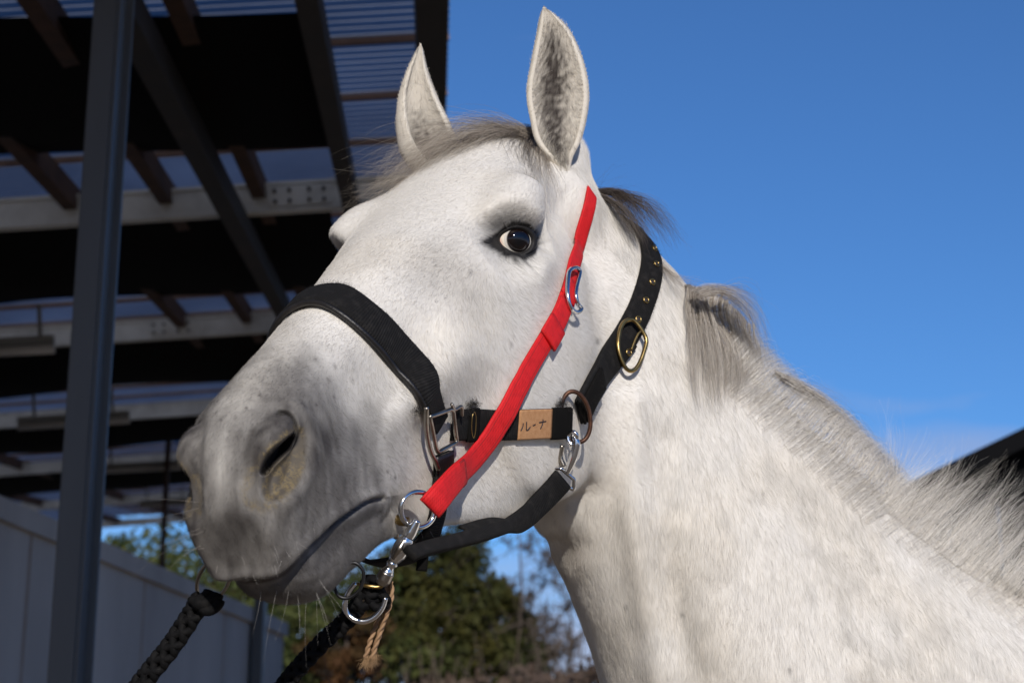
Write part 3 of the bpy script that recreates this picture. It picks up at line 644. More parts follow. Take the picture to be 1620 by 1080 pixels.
man.append(locks(gl,420,.009,[(.40,.35,.29),(.5,.45,.38)],.5,seed=28,wave=.45,lenj=.2,trim=.6))
man.append(locks([np.array([pix(x,y,z) for x,y,z in g]) for g in [[(1240,600,164),(1285,628,166),(1320,660,167),(1342,700,168),(1345,740,169)],[(1225,588,164),(1275,612,166),(1322,650,167),(1350,690,168),(1358,725,169)],[(1345,700,167),(1375,710,168),(1400,735,168),(1410,765,168)]]],420,.010,GRB+WHT,.55,seed=19,wave=.4,lenj=.3))
man.append(locks([np.array([pix(x,y,z) for x,y,z in g]) for g in [[(1215,580,165),(1250,596,166),(1290,612,167),(1330,660,168)],[(1330,690,167),(1365,705,168),(1395,722,168),(1420,745,168)]]],50,.006,GRB,.8,seed=20,wave=.5))
# upright mane at the base of the neck
CR2=resample(crom(np.array([(1400,785),(1430,815),(1487,858),(1533,892),(1600,932),(1680,985),(1760,1040)],float),8),40); gl=[];gl2=[]
for i in range(40):
    x,y=CR2[i]; s_=i/39; z=165.5+s_*2
    j=rng.normal(0,1,4)
    gl.append(np.array([*HP([(x-38,y+32),(x-20,y+17),(x-8,y+8)],.08,z),pix(x+6,y-10,z-1),pix(x+34+6*j[0],y-42+4*j[1],z+.5),pix(x+60+10*j[0],y-68+8*j[1],z+1.2),pix(x+86+16*j[2],y-96+14*j[3],z+1.8)]))
    gl2.append(np.array([*HP([(x-10,y+9)],.1,z),pix(x+24,y-34,z),pix(x+56+10*j[2],y-80+10*j[0],z+1),pix(x+92+22*j[1],y-126+20*j[3],z+2)]))
man.append(locks(gl,2700,.009,WHT+WHT+[(.55,.50,.44)],.45,seed=21,wave=.4,lenj=.72,trim=.40))
r_=np.random.default_rng(60)
for c_ in range(120):
    i=int(r_.integers(0,40)); x,y=CR2[i]; z=165.5+i/39*2+r_.normal(0,.5); L_=r_.uniform(70,190)*(1-.25*(i<6)); an=r_.normal(-.86,.17); cx,cy=math.cos(an),math.sin(an); bd=r_.normal(0,.12)
    gg=np.array([*HP([(x-12,y+10)],.1,z),pix(x+cx*L_*.3,y+cy*L_*.3,z+.3),pix(x+cx*L_*.65-cy*bd*L_*.3,y+cy*L_*.65+cx*bd*L_*.3,z+1),pix(x+cx*L_-cy*bd*L_,y+cy*L_+cx*bd*L_,z+1.8)])
    man.append(locks([gg,gg+[.9,.5,.2]],26,.0075,WHT+[(.55,.51,.46)],.30,seed=100+c_,wave=.35,lenj=.5,fan=-.05))
man.append(locks([np.array([pix(x,y,166) for x,y in g]) for g in [[(1405,780),(1406,720),(1400,665),(1384,630)],[(1412,785),(1411,720),(1408,660),(1410,635)],[(1418,780),(1420,735),(1430,700),(1445,680)]]],46,.006,WHT,.45,seed=23,wave=.5,lenj=.4))
join_hair('mane',man)
# ear hair
eh=[]
for (v,q_,t_,cl_,m_),ctr,n_ in ((ears[0],(884,190),1800),(ears[1],(662,205),900)):
    vi=np.where(m_>0)[0]; r=np.random.default_rng(5); pk=r.choice(vi,n_); p=v[pk]; px=proj(p)
    inw=np.stack([(ctr[0]-px[:,0])/60,-np.abs(r.normal(.9,.3,n_)),-np.abs(r.normal(.55,.2,n_))],-1)
    d=nrm(inw+r.normal(0,.2,(n_,3))); L_=r.uniform(.7,1.7,n_)*np.clip((pk//44-4)/14,.08,1); t5=np.linspace(0,1,5)
    S=p[:,None]+d[:,None]*(L_[:,None]*t5)[...,None]; eh.append((S,np.full(n_,.008),np.clip(cl_[pk]*r.uniform(.55,1.5,(n_,1)),0,.9)))
    vo=np.where(m_==0)[0][:-2]; pk=r.choice(vo,n_*3); p=v[pk]; d=nrm(np.stack([r.normal(0,.35,n_*3),np.full(n_*3,-1.),r.normal(0,.3,n_*3)],-1)); L_=r.uniform(.12,.32,n_*3)*np.clip(pk/44/8,.2,1)
    S=p[:,None]+d[:,None]*(L_[:,None]*t5)[...,None]; eh.append((S,np.full(n_*3,.007),np.clip(cl_[pk]*r.uniform(.8,1.15,(n_*3,1)),0,.9)))
for v,q_,t_,cl_,m_ in ears:
    r=np.random.default_rng(15); nth=22; nr_=(len(v)-2)//44; n_=1700
    i=r.integers(2,nr_,n_); e=r.integers(0,2,n_); j=np.where(e==0,r.integers(0,2,n_),nth-1-r.integers(0,2,n_)); pk=i*44+j; p=v[pk]; mid_=v[i*44+nth//2]
    inw=nrm(mid_-p); d=nrm(inw*r.uniform(.1,.9,(n_,1))+np.stack([r.normal(0,.2,n_),np.full(n_,-.75),-np.abs(r.normal(.35,.3,n_))],-1)); L_=r.uniform(.3,.9,n_)*np.clip(i/12,.12,1); t5=np.linspace(0,1,5)
    S=p[:,None]+d[:,None]*(L_[:,None]*t5)[...,None]+inw[:,None]*(L_[:,None]*t5**2*.3)[...,None]; eh.append((S,np.full(n_,.008),np.clip(np.tile([.72,.68,.60],(n_,1))*r.uniform(.7,1.15,(n_,1)),0,.9)))
join_hair('ear_hair',eh)
# whiskers on chin, lips, muzzle and lashes
wk=[]
def whisk(pts,n,ln,d0,jit,col,rad,seed,sx,sy):
    r=np.random.default_rng(seed); S=[]
    for _ in range(n):
        x,y=pts[r.integers(len(pts))]; x+=r.normal(0,sx); y+=r.normal(0,sy); p,nn=hit(x,y)
        if p is None: continue
        d=nrm(np.array(d0,float)+r.normal(0,jit,3)+nn*.5); L_=ln*r.uniform(.5,1.2); t=np.linspace(0,1,8); b=r.normal(0,.25,3); b[1]+=.25
        S.append(p+d*(L_*t)[:,None]+b*(L_*t**2)[:,None]*.6)
    S=np.array(S); n=len(S); return S,np.full(n,rad),np.tile(col,(n,1))*r.uniform(.7,1.1,(n,1))
wk.append(whisk([(440,935),(470,945),(500,940),(520,925)],16,3.6,(.1,1,0),.3,(.60,.57,.52),.0045,1,18,6))
wk.append(whisk([(310,800),(315,840),(320,870)],10,4.5,(-1,.1,-.2),.40,(.55,.5,.45),.0042,2,5,18))
wk.append(whisk([(430,880),(470,860),(400,890)],12,1.0,(.3,.8,-.5),.3,(.55,.52,.48),.006,3,22,12))
wk.append(whisk([(520,760),(480,800),(560,700),(500,640)],16,2.0,(.6,.6,-.4),.5,(.03,.03,.03),.005,4,25,25))
wk.append(whisk([(815,412),(835,410),(800,405)],12,3.4,(.4,1,-.2),.3,(.02,.02,.02),.005,5,10,4))
wk.append(whisk([(790,345),(815,338),(835,342)],9,2.6,(-.5,-.6,-.5),.4,(.02,.02,.02),.005,6,10,3))
wk.append(whisk([(800,352),(815,348),(832,352),(842,360)],22,.55,(.2,-.1,-1),.25,(.01,.01,.01),.006,7,5,2))
wk.append(whisk([(700,830),(740,815),(780,806),(660,840)],40,1.3,(-.1,1,0),.3,(.6,.57,.52),.006,8,18,3))
join_hair('whiskers',wk)
# ================================================================== TACK
def mwear(name,c,rough=.8,rib='waveu',sc_=18,**k): return mat(name,c,rough,spec=.25,bump=[(rib,sc_,.55,.0012),('noise',1500,.35,.0005)],**k)
m_web=mwear('black_webbing',(.006,.0055,.0055),.85,'waveu',16,noise=(140,(.022,.020,.019),.5,.8))
m_pad=mat('black_leather',(.007,.006,.006),.45,spec=.5,bump=[('noise',500,.4,.0008)],noise=(60,(.022,.018,.016),.5,.8))
m_fuzz=mat('black_fuzz',(.007,.0065,.006),.95,spec=.08)
m_red=mat('red_webbing',(.62,.012,.016),.7,spec=.3,bump=[('waved',26,.35,.0006),('wavev',14,.25,.0006),('noise',1800,.3,.0004)],noise=(160,(.46,.008,.010),.45,.75))
m_redst=mat('red_stitch',(.28,.006,.008),.8)
m_chrome=mat('chrome',(.72,.72,.72),.13,1,noise=(90,(.45,.44,.42),.5,.8))
m_steel=mat('worn_steel',(.36,.33,.29),.30,1,noise=(70,(.16,.13,.10),.42,.75),bump=[('noise',220,.25,.0006)])
m_rust=mat('rusty_ring',(.13,.06,.035),.5,.7,noise=(120,(.05,.025,.018),.4,.7),bump=[('noise',300,.4,.0006)])
m_brass=mat('old_brass',(.36,.25,.095),.32,1,noise=(80,(.20,.14,.06),.4,.7))
m_tan=mat('tan_tape',(.47,.255,.125),.75,spec=.2,noise=(260,(.38,.19,.085),.4,.7),bump=[('noise',900,.5,.0006)])
m_ink=mat('ink',(.02,.015,.022),.6)
m_rope=mat('black_rope',(.005,.005,.0055),.75,spec=.12,noise=(200,(.014,.013,.013),.5,.8),bump=[('noise',900,.5,.0008)])
m_dkm=mat('blackened_steel',(.03,.03,.032),.4,.8)
m_jute=mat('jute',(.36,.22,.12),.85,noise=(120,(.24,.14,.07),.4,.7),bump=[('noise',700,.5,.0008)])
def ribbon(P,N,width,thick,side_profile=None):
    """strap along P with outward normals N (viewer cm) -> MB arrays with uv (along, across)"""
    P=np.asarray(P,float); N=nrm(N); T=nrm(np.gradient(P,axis=0)); S=nrm(np.cross(T,N)); N=nrm(np.cross(S,T))
    w=np.broadcast_to(np.asarray(width,float),(len(P),)); t=np.broadcast_to(np.asarray(thick,float),(len(P),))
    b=.18
    prof=[(-.5,.0),(-.5,.7),(-.5+b*.35,1.0),(-.18,1.04),(.18,1.04),(.5-b*.35,1.0),(.5,.7),(.5,.0),(.2,-.04),(-.2,-.04)]
    R=np.stack([P+S*(w*a)[:,None]+N*(t*c)[:,None] for a,c in prof],1)
    v,q,tr=grid_closed(R); L=np.r_[0,np.cumsum(np.linalg.norm(np.diff(P,axis=0),axis=1))]
    uv=np.array([(L[i],w[i]*prof[j][0]) for i in range(len(P)) for j in range(len(prof))]); uv=np.vstack([uv,uv[0],uv[-1]])*.1
    return v,q,tr,uv
def on_coat(pix_,n,off=.12,sm=3,span=6):
    """pixel path laid on the horse; returns n points and normals. A point with a third number > 50 floats at that distance"""
    P=[];N=[]
    for p in crom(np.array([q[:2] for q in pix_],float),span):
        h_,nn=hit(*p)
        if h_ is None:
            P.append(None);N.append(None)
        else: P.append(h_);N.append(nn)
    ok=[i for i,p in enumerate(P) if p is not None]
    P=np.array([P[i] for i in ok]);N=np.array([N[i] for i in ok])
    J=resample(np.hstack([P,N*8]),n); P=J[:,:3];N=nrm(J[:,3:])
    for _ in range(sm):
        N[1:-1]=nrm(N[:-2]+2*N[1:-1]+N[2:]); P[1:-1]=(P[:-2]+2*P[1:-1]+P[2:])/4
    return P+N*off,N
def clear(P,N,off):
    """keep a path at least off above the coat"""
    out=[]
    for p,n_ in zip(P,N):
        q_,m_=nearest(p); m_=m_ if m_@n_>-.2 else -m_
        d=(p-q_)@m_
        out.append(p+m_*(off-d) if d<off else p)
    return np.array(out)
def strap(name,P,N,width,thick,m,parent,**k):
    v,q,t,uv=ribbon(P,N,width,thick); return MB().add(v,q,t,uv).build(name,m,parent,cm=True,**k)
def ring(name,P,r,m,parent,closed=True,n=10,span=8):
    P=crom(np.array(P,float),span,closed); v,q,t=tube(P,r,n,closed); return MB().add(v,q,t).build(name,m,parent,cm=True)
def Z(pts,off=.5,z=None):
    """pixels -> points a little above the coat (or at a distance)"""
    out=[]
    for p in pts:
        zz=p[2] if len(p)>2 else z
        if zz is None:
            h_,n_=hit(p[0],p[1]); out.append(h_+n_*off if h_ is not None else None)
        else: out.append(pix(p[0],p[1],zz))
    last=[o for o in out if o is not None]
    for i,o in enumerate(out):
        if o is None: out[i]=pix(pts[i][0],pts[i][1],last[0][2])
    return np.array(out)
def fuzz(name,P,n,ln,parent,m,rad=.006,colr=(.02,.018,.017),seed=1,spread=.15):
    r=np.random.default_rng(seed); P=np.asarray(P,float); c=P[r.integers(0,len(P),n)]+r.normal(0,spread,(n,3)); d=nrm(r.normal(0,1,(n,3))+[0,0,-.6]); t=np.linspace(0,1,5)
    S=c[:,None]+d[:,None]*(ln*r.uniform(.4,1.2,n)[:,None]*t)[...,None]+r.normal(0,.04,(n,5,3))*t[None,:,None]
    return hair(name,S,np.full(n,rad),np.tile(colr,(n,1))*r.uniform(.6,1.6,(n,1)),m,parent)
halter=empty('halter',c2w(pix(700,680,128)),'black webbing halter with brass buckle and tan name patch on the horse','halter')
# --- noseband: near half traced on the coat, far half mirrored
ncl=[(689,668),(684,652),(668,618),(640,578),(608,545),(575,515),(545,490),(520,476)]
P,N=on_coat(ncl,26,.15)
Hn=c2h(P); Nn=N@HR
far=Hn[::-1]*[1,-1,1]; farN=Nn[::-1]*[1,-1,1]
gap=np.linalg.norm(Hn[-1]-far[0])
if Hn[-1,1]<0:                                         # already past the midline: cut there
    k=np.where(Hn[:,1]>.4)[0][-1]; Hn=Hn[:k+1];Nn=Nn[:k+1]; far=Hn[::-1]*[1,-1,1]; farN=Nn[::-1]*[1,-1,1]
mid=(Hn[-1]+far[0])/2+[0,0,.15]; full=np.vstack([Hn,mid[None],far]); fullN=np.vstack([Nn,[[0,0,1.]],farN])
J=resample(np.hstack([full,fullN*8]),70); NB=J[:,:3]; NN=nrm(J[:,3:])
for _ in range(6): NN[1:-1]=nrm(NN[:-2]+2*NN[1:-1]+NN[2:]); NB[1:-1]=(NB[:-2]+2*NB[1:-1]+NB[2:])/4
NBc=h2c(NB); NNc=NN@HR.T; NBc=clear(NBc,NNc,.18)
ws_=sstep(np.minimum(np.arange(70),69-np.arange(70))/69.,.05,.22)
NBc=clear(NBc-HR[:,0]*(.5*ws_)[:,None],NNc,.18)
Tn=nrm(np.gradient(NBc,axis=0)); Sn=nrm(np.cross(Tn,NNc)); Sn=Sn*np.sign(Sn@HR[:,0]).reshape(-1,1)   # towards the nose
band=strap('noseband',NBc+NNc*.20,NNc,1.9+1.2*ws_,.28,m_web,halter)
strap('padding',NBc+Sn*(.30*ws_)[:,None],NNc,1.8+1.2*ws_,.30,m_pad,band)
v,q,t=tube((NBc+Sn*(.95+.77*ws_)[:,None]+NNc*.24)[3:-3],.22,8); MB().add(v,q,t).build('piping',m_pad,band,cm=True)
v,q,t=tube((NBc+Sn*(.8+.5*ws_)[:,None]+NNc*.46)[3:-3],.05,6); MB().add(v,q,t).build('stitching',m_web,band,cm=True)
fuzz('frayed_edge',NBc-Sn*(.95+.6*ws_)[:,None]+NNc*.3,1400,.22,band,m_hair,seed=3,spread=.06)
fuzz('frayed_edge',np.vstack([NBc[30:38]-Sn[30:38]*1.6+NNc[30:38]*.3]),260,.4,band,m_hair,seed=4,spread=.12)
# --- square with its side bow, both sides
sq_n=Z([(667,653),(704,640),(710,697),(678,715)],.75)
bow_n=Z([(660,640),(659,664),(661,690),(666,712),(673,727),(678,740)],.85)
hook_n=Z([(701,632),(706,641),(716,638),(718,652)],.8)
def mir(P): return h2c(c2h(P)*[1,-1,1])
for f in (lambda p:p,mir):
    a=empty_part=ring('square_ring',resample(np.vstack([f(sq_n),f(sq_n)[:1]]),25)[:-1],.17,m_steel,halter,span=2)
    ring('side_bow',f(bow_n),.19,m_steel,a,False); ring('hook',f(hook_n),.13,m_steel,a,False)
# --- cheek strap with the name patch
cp=[(712,671),(740,671),(775,671),(815,671),(850,670),(880,669),(898,668)]
P,N=on_coat(cp,40,.14); P=clear(P,N,.16)
cheek=strap('cheek_strap',P,N,2.45,.30,m_web,halter)
strap('cheek_strap',mir(P)[::-1],(N@HR*[1,-1,1])@HR.T[:, :][::1][:3].T.T[::1] if False else nrm(((N@HR)*[1,-1,1])@HR.T)[::-1],2.45,.30,m_web,halter)
xp=proj(P)[:,0]; sel=np.where((xp>811)&(xp<871))[0]
J=resample(np.hstack([P[sel],N[sel]*8]),16); PP=J[:,:3];PN=nrm(J[:,3:])
patch=strap('name_patch',PP+PN*.27,PN,2.42,.09,m_tan,cheek)
patch['label']='tan tape patch with a handwritten name'
def on_patch(x,y):
    """pixel -> point on the face of the patch"""
    pr=proj(PP); i=int(np.clip(np.searchsorted(pr[:,0],x),1,len(PP)-1)); f=(x-pr[i-1,0])/(pr[i,0]-pr[i-1,0]); f=min(max(f,0),1)
    c=PP[i-1]*(1-f)+PP[i]*f; n_=nrm(PN[i-1]*(1-f)+PN[i]*f); o=c+n_*.385; d=nrm(pix(x,y,1.)); return d*((o@n_)/(d@n_))
ink=MB()
for s_ in [[(828,669),(827,675),(824,681)],[(833,667),(833,674),(833,680),(836,679),(839,675)],[(843,673),(847,671)],[(853,668),(858,667),(864,666)],[(859,663),(859,668),(857,674),(855,678)]]:
    pts=np.array([on_patch(x,y) for x,y in crom(np.array(s_,float),4)]); v,q,t=tube(pts,.045,6); ink.add(v,q,t)
ink.build('handwriting',m_ink,patch,cm=True)
for x0,nm in ((745,'keeper_loop'),(876,'strap_end')):
    sel=np.where((xp>x0-9)&(xp<x0+9+(12 if x0>800 else 0)))[0]; J=resample(np.hstack([P[sel],N[sel]*8]),8)
    strap(nm,J[:,:3]+nrm(J[:,3:])*.22,nrm(J[:,3:]),2.65,.22,m_fuzz,cheek)
ring('wire_loop',Z([(739,650),(742,660),(742,678),(739,690),(736,678),(736,660)],.62),.05,m_brass,cheek)
for x,y,n_,sd in ((742,636,420,5),(735,648,200,6),(882,636,420,7),(893,645,200,8),(716,645,160,9),(655,645,160,10),(925,650,120,11)):
    fuzz('frayed_tuft',Z([(x,y),(x+4,y+3),(x-4,y+4)],.4),n_,.35,cheek,m_hair,seed=sd,spread=.16,rad=.008)
# --- round ring
cen=(911,659); rp=[(cen[0]+29*math.cos(a)*.78+5*math.sin(a),cen[1]+40*math.sin(a)) for a in np.linspace(0,2*math.pi,14,endpoint=False)]
zr=hit(903,662)[0][2]-1.0
RG=Z([(x,y,zr+(x-cen[0])*.02) for x,y in rp]); ring('round_ring',RG,.19,m_rust,halter); ring('round_ring',mir(RG),.19,m_rust,halter)
# --- crown strap over the poll to the far ring
cr_px=[(911,652),(925,622),(953,578),(984,541),(1000,514),(1014,482),(1026,447),(1031,418),(1026,394),(1014,374)]
P,N=on_coat(cr_px,52,.16,6)
Hc=c2h(P);
Pm=mir(P)[::-1]
top=np.array([pix(1002,356,163.5)]); farp=np.vstack([pix(985,345,168)[None],pix(960,400,172)[None],pix(930,520,172)[None],mir(RG)[None,0]])
fullP=np.vstack([P,top,farp]); fullN=np.vstack([N,nrm(np.array([[.45,-.85,.1]])),nrm(np.array([[.2,-.6,.8],[-.3,-.2,.9],[-.5,0,.85],[-.6,0,.8]]))])
J=resample(np.hstack([fullP,fullN*8]),90); CP_,CN_=J[:,:3],nrm(J[:,3:])
for _ in range(4): CN_[1:-1]=nrm(CN_[:-2]+2*CN_[1:-1]+CN_[2:]); CP_[1:-1]=(CP_[:-2]+2*CP_[1:-1]+CP_[2:])/4
CP_=clear(CP_,CN_,.14)
crown=strap('crown_strap',CP_,CN_,2.45,.26,m_web,halter)
k=np.where(proj(P)[:,1]>535)[0]; strap('doubled_strap',P[k]+N[k]*.26,N[k],2.6,.30,m_web,crown)
k=np.where(proj(P)[:,1]>596)[0]; strap('strap_loop',P[k]+N[k]*.62,N[k],2.2,.30,m_fuzz,crown); fuzz('frayed_tuft',P[k]+N[k]*.7,260,.3,crown,m_hair,seed=31,spread=.5,rad=.007)
fuzz('frayed_edge',np.vstack([P+nrm(np.cross(np.gradient(P,axis=0),N))*1.24+N*.2,P-nrm(np.cross(np.gradient(P,axis=0),N))*1.24+N*.2]),900,.12,crown,m_hair,seed=12,spread=.05)
for x,y in ((1031,397),(1034,421),(1028,449),(1018,477),(1006,507),(987,561)):
    h_,n_=hit(x,y); i=int(np.argmin(np.linalg.norm(CP_-h_,axis=1))); n_=CN_[i]; T_=nrm(np.gradient(CP_,axis=0)[i]); S_=np.cross(T_,n_)
    o=h_+n_*(.14+.26+.05+(.32 if y>540 else 0)); pts=[o+.26*(math.cos(a)*T_+math.sin(a)*S_) for a in np.linspace(0,2*math.pi,12,endpoint=False)]
    ey=ring('eyelet',pts,.10,m_brass,crown,span=2); ring('eyelet_hole',[o-n_*.05+.10*(math.cos(a)*T_+math.sin(a)*S_) for a in np.linspace(0,2*math.pi,8,endpoint=False)],.09,m_ink,ey,span=2)
bk=Z([(984,512),(994,512),(1005,524),(1011,541),(1010,560),(1002,582),(991,591),(980,586),(971,570),(966,551),(970,530),(976,517)],1.0)
bkl=ring('buckle',bk,.20,m_brass,halter,span=4)
ring('tongue',Z([(1009,528),(1003,532),(996,545),(990,558)],1.0),.10,m_brass,bkl,False)
# --- snap that joins the ring to the throat strap
snap=empty('snap_clip',c2w(pix(903,715,zr)),'small chrome trigger snap between the rusty round ring and the throat strap','snap clip')
v,q,t=tube(crom(np.array([pix(908,690,zr-.9),pix(912,700,zr-.9),pix(909,716,zr-.9),pix(903,734,zr-.9),pix(897,748,zr-.9)]),6),np.interp(np.linspace(0,1,25),[0,.3,.6,1],[.2,.34,.40,.24]),10); MB().add(v,q,t).build('snap_body',m_chrome,snap,cm=True)
ring('snap_hook',Z([(905,704,zr-.9),(899,697,zr-.8),(899,688,zr-.7),(906,683,zr-.9),(912,688,zr-1.0),(911,700,zr-.9)]),.19,m_chrome,snap,False)
ring('snap_gate',Z([(889,704,zr-.3),(886,722,zr-.3),(892,738,zr-.4)]),.26,m_steel,snap,False)
ring('strap_slot',resample(Z([(866,755,zr-.5),(874,740,zr-.6),(888,741,zr-.8),(908,758,zr-.6),(908,774,zr-.5),(887,765,zr-.5),(866,755,zr-.5)]),28)[:-1],.17,m_chrome,snap,span=2)
# --- throat strap to the chin
zt=zr
tp=np.array([pix(889,757,zt-.7),pix(872,776,zt-1.2),pix(848,800,zt-2.5),pix(828,818,zt-4),pix(800,832,zt-6.5),pix(765,845,zt-10),pix(725,856,zt-13.5),pix(680,868,zt-17),pix(645,880,zt-20)])
tp=resample(crom(tp,6),50); tn=np.tile(nrm(np.array([.35,.25,-.9])),(50,1)); s_=np.linspace(0,1,50)
tn=nrm(tn*(1-s_[:,None])+np.array([.15,-.75,-.6])*sstep(s_,.25,.5)[:,None]+tn*.3)
thr=strap('throat_strap',tp,tn,np.interp(s_,[0,.26,.36,1],[2.1,2.1,1.15,1.1]),np.interp(s_,[0,.25,.4,1],[.45,.45,.65,.6]),m_web,halter)
tf=resample(crom(np.array([pix(805,830,zt-6),pix(785,828,zt-7.6),pix(758,833,zt-9),pix(735,840,zt-11)]),5),16); strap('strap_tail',tf,np.tile(nrm(np.array([.1,-.8,-.6])),(16,1)),1.3,.25,m_web,thr)
fuzz('frayed_edge',tp[10:40],500,.25,thr,m_hair,seed=21,spread=.3)
strap('strap_tail',resample(np.array([pix(668,872,zt-18),pix(668,885,zt-18),pix(666,902,zt-18)]),8),np.tile([.3,.0,-.95],(8,1)),.8,.3,m_fuzz,thr)
# --- strap from the square down round the chin
cpx=[(694,716),(694,745),(690,775),(688,805),(682,828)]
P,N=on_coat(cpx,20,.2)
ext=np.array([pix(672,858,P[-1,2]+.5),pix(640,882,P[-1,2]+2.5),pix(600,890,P[-1,2]+5),pix(572,880,P[-1,2]+8)])
ext=np.vstack([P,ext]); extN=np.vstack([N,np.array([[.4,.6,-.7],[.1,.9,-.4],[-.2,.97,-.2],[-.5,.8,.2]])]); J=resample(np.hstack([ext,extN*8]),44); EP,EN_=J[:,:3],nrm(J[:,3:])
chs=strap('chin_strap',EP,EN_,2.2,.32,m_web,halter); strap('leather_keeper',resample(P[:6]+N[:6]*.3,8),resample(N[:6],8),2.5,.2,m_pad,chs)
fuzz('frayed_edge',EP,700,.2,chs,m_hair,seed=22,spread=.5)
ring('chin_ring',[pix(x,y,119) for x,y in [(528,912),(541,896),(562,890),(575,905),(570,930),(552,945),(534,940)]],.13,m_dkm,halter)
# --- red cheekpiece of the bit
redp=empty('red_cheek_strap',c2w(pix(800,640,135)),'bright red webbing strap running from behind the ear to the bit','strap')
rpx=[(931,308),(926,332),(918,362),(911,388),(903,415),(897,440),(893,462),(885,490),(868,521),(850,550),(822,597),(790,650),(765,690),(738,728)]
P,N=on_coat(rpx,60,.16,8); z_end=P[-1,2]; zb=hit(640,800)[0][2]-1.1; print('z',z_end,zb,hit(604,792)[0][2],hit(690,780)[0][2],hit(738,728)[0][2])
end=np.array([pix(718,754,z_end*.5+zb*.5-.6),pix(700,776,z_end*.2+zb*.8-.3),pix(687,792,zb-.2),pix(677,804,zb+.15)])
z0_=P[0,2]; P2=np.vstack([P,end]); N2=np.vstack([N,np.tile(nrm(np.array([.55,.05,-.85])),(4,1))]); J=resample(np.hstack([P2,N2*8]),88); P2,N2=J[:,:3],nrm(J[:,3:])
for _ in range(6): N2[1:-1]=nrm(N2[:-2]+2*N2[1:-1]+N2[2:]); P2[1:-1]=(P2[:-2]+2*P2[1:-1]+P2[2:])/4
P2=clear(P2,N2,.15); yy=proj(P2)[:,1]
k=slice(int(np.argmin(np.abs(yy-478))),len(P2))
cliff=(proj(P2)[:,0]>700)&(proj(P2)[:,0]<905)                     # where it crosses the black cheek strap it rides over it
N2=nrm(N2*.75+np.array([.35,-.05,-.93])*.25*sstep(yy,330,480)[:,None])
lift_=.52*np.exp(-((yy-672)/60)**2)+.15
P2=P2+N2*lift_[:,None]
P2=np.vstack([[pix(918,302,z0_+5.0),pix(929,303,z0_+1.8)],P2]); N2=np.vstack([nrm(np.array([[.5,-.3,.8],[.9,-.2,.3]])),N2]); yy=proj(P2)[:,1]
main=strap('webbing',P2,N2,np.interp(yy,[310,420,480,560,812],[1.35,1.55,1.75,1.72,2.1]),.22,m_red,redp)
for o_ in (-.12,.12):
    S_=nrm(np.cross(np.gradient(P2,axis=0),N2)); v,q,t=tube(P2[30:]+S_[30:]*o_*4.6+N2[30:]*.225,.03,5); MB().add(v,q,t).build('stitching',m_redst,main,cm=True)
def seg(y0,y1,lift,w,th,name,par,m=m_red):
    s=np.where((yy>=y0)&(yy<=y1))[0]; J=resample(np.hstack([P2[s],N2[s]*8]),max(len(s),6)); return strap(name,J[:,:3]+nrm(J[:,3:])*lift,nrm(J[:,3:]),w,th,m,par)
seg(476,545,.22,1.75,.22,'doubled_webbing',redp); seg(508,541,.30,2.25,.26,'keeper_loop',redp); seg(742,812,.22,1.9,.24,'folded_end',redp); seg(742,750,.44,2.0,.06,'stitching',redp,m_redst)
# doubled end at the buckle
seg(446,480,.16,1.9,.3,'buckle_fold',redp)
b_=Z([(885,433),(896,429),(902,436),(898,452),(895,468),(898,484),(904,492),(897,498),(887,491),(882,471),(882,450)],.95); ring('buckle',b_,.19,m_chrome,redp,span=4)
# --- the bit: ring, mouthpiece, far ring
bit=empty('bit',c2w(pix(655,810,zb)),'steel snaffle bit with a loose ring at the corner of the mouth','bit')
BR=[pix(661+27*math.cos(a),806+28*math.sin(a),zb+.9*math.cos(a)-.2) for a in np.linspace(0,2*math.pi,14,endpoint=False)]
ring('bit_ring',BR,.20,m_chrome,bit)
v,q,t=tube(crom(np.array([pix(598,792,zb+3.0),pix(607,796,zb+1.4),pix(618,810,zb+.6),pix(631,823,zb+.1),pix(646,825,zb-.1)]),6),np.interp(np.linspace(0,1,25),[0,.6,1],[.30,.32,.36]),10); MB().add(v,q,t).build('mouthpiece',m_brass,bit,cm=True)
v,q,t=tube(crom(np.array([pix(621,812,zb+.7),pix(626,830,zb+1.0),pix(627,850,zb+1.6)]),6),.22,8); MB().add(v,q,t).build('cheek_bar',m_steel,bit,cm=True)
FR=[pix(338+25*math.cos(a)-9*math.sin(a),916+34*math.sin(a),119.5+1.0*math.sin(a)) for a in np.linspace(0,2*math.pi,14,endpoint=False)]
ring('bit_ring',FR,.14,m_steel,bit)
v,q,t=tube(crom(np.array([pix(345,897,120),pix(390,880,121),pix(470,850,122),pix(560,812,zb+4),pix(600,792,zb+2.8)]),6),.3,8); MB().add(v,q,t).build('mouthpiece',m_brass,bit,cm=True)
# --- swivel snap of the lead rope
hk=empty('lead_snap',c2w(pix(620,890,zb-.5)),'large chrome swivel snap hook hanging from the bit ring','snap hook')
def bar(pts,rads,name,m,par,n=12):
    P=crom(np.array([pix(*p) for p in pts]),6); r_=np.interp(np.linspace(0,1,len(P)),np.linspace(0,1,len(rads)),rads); v,q,t=tube(P,r_,n); return MB().add(v,q,t).build(name,m,par,cm=True)
bar([(660,822,zb-.9),(652,838,zb-.9),(645,850,zb-.9)],[.30,.40,.46,.46],'hook_tip',m_chrome,hk)
bar([(647,846,zb-.9),(636,866,zb-.9),(622,888,zb-.9)],[.36,.62,.66,.62,.40],'snap_body',m_chrome,hk)
bar([(641,852,zb-1.3),(632,868,zb-1.45),(622,884,zb-1.3)],[.12,.28,.12],'gate',m_steel,hk,8)
bar([(623,886,zb-.9),(617,897,zb-.9),(608,912,zb-.9)],[.30,.44,.30,.50,.52],'swivel',m_chrome,hk)
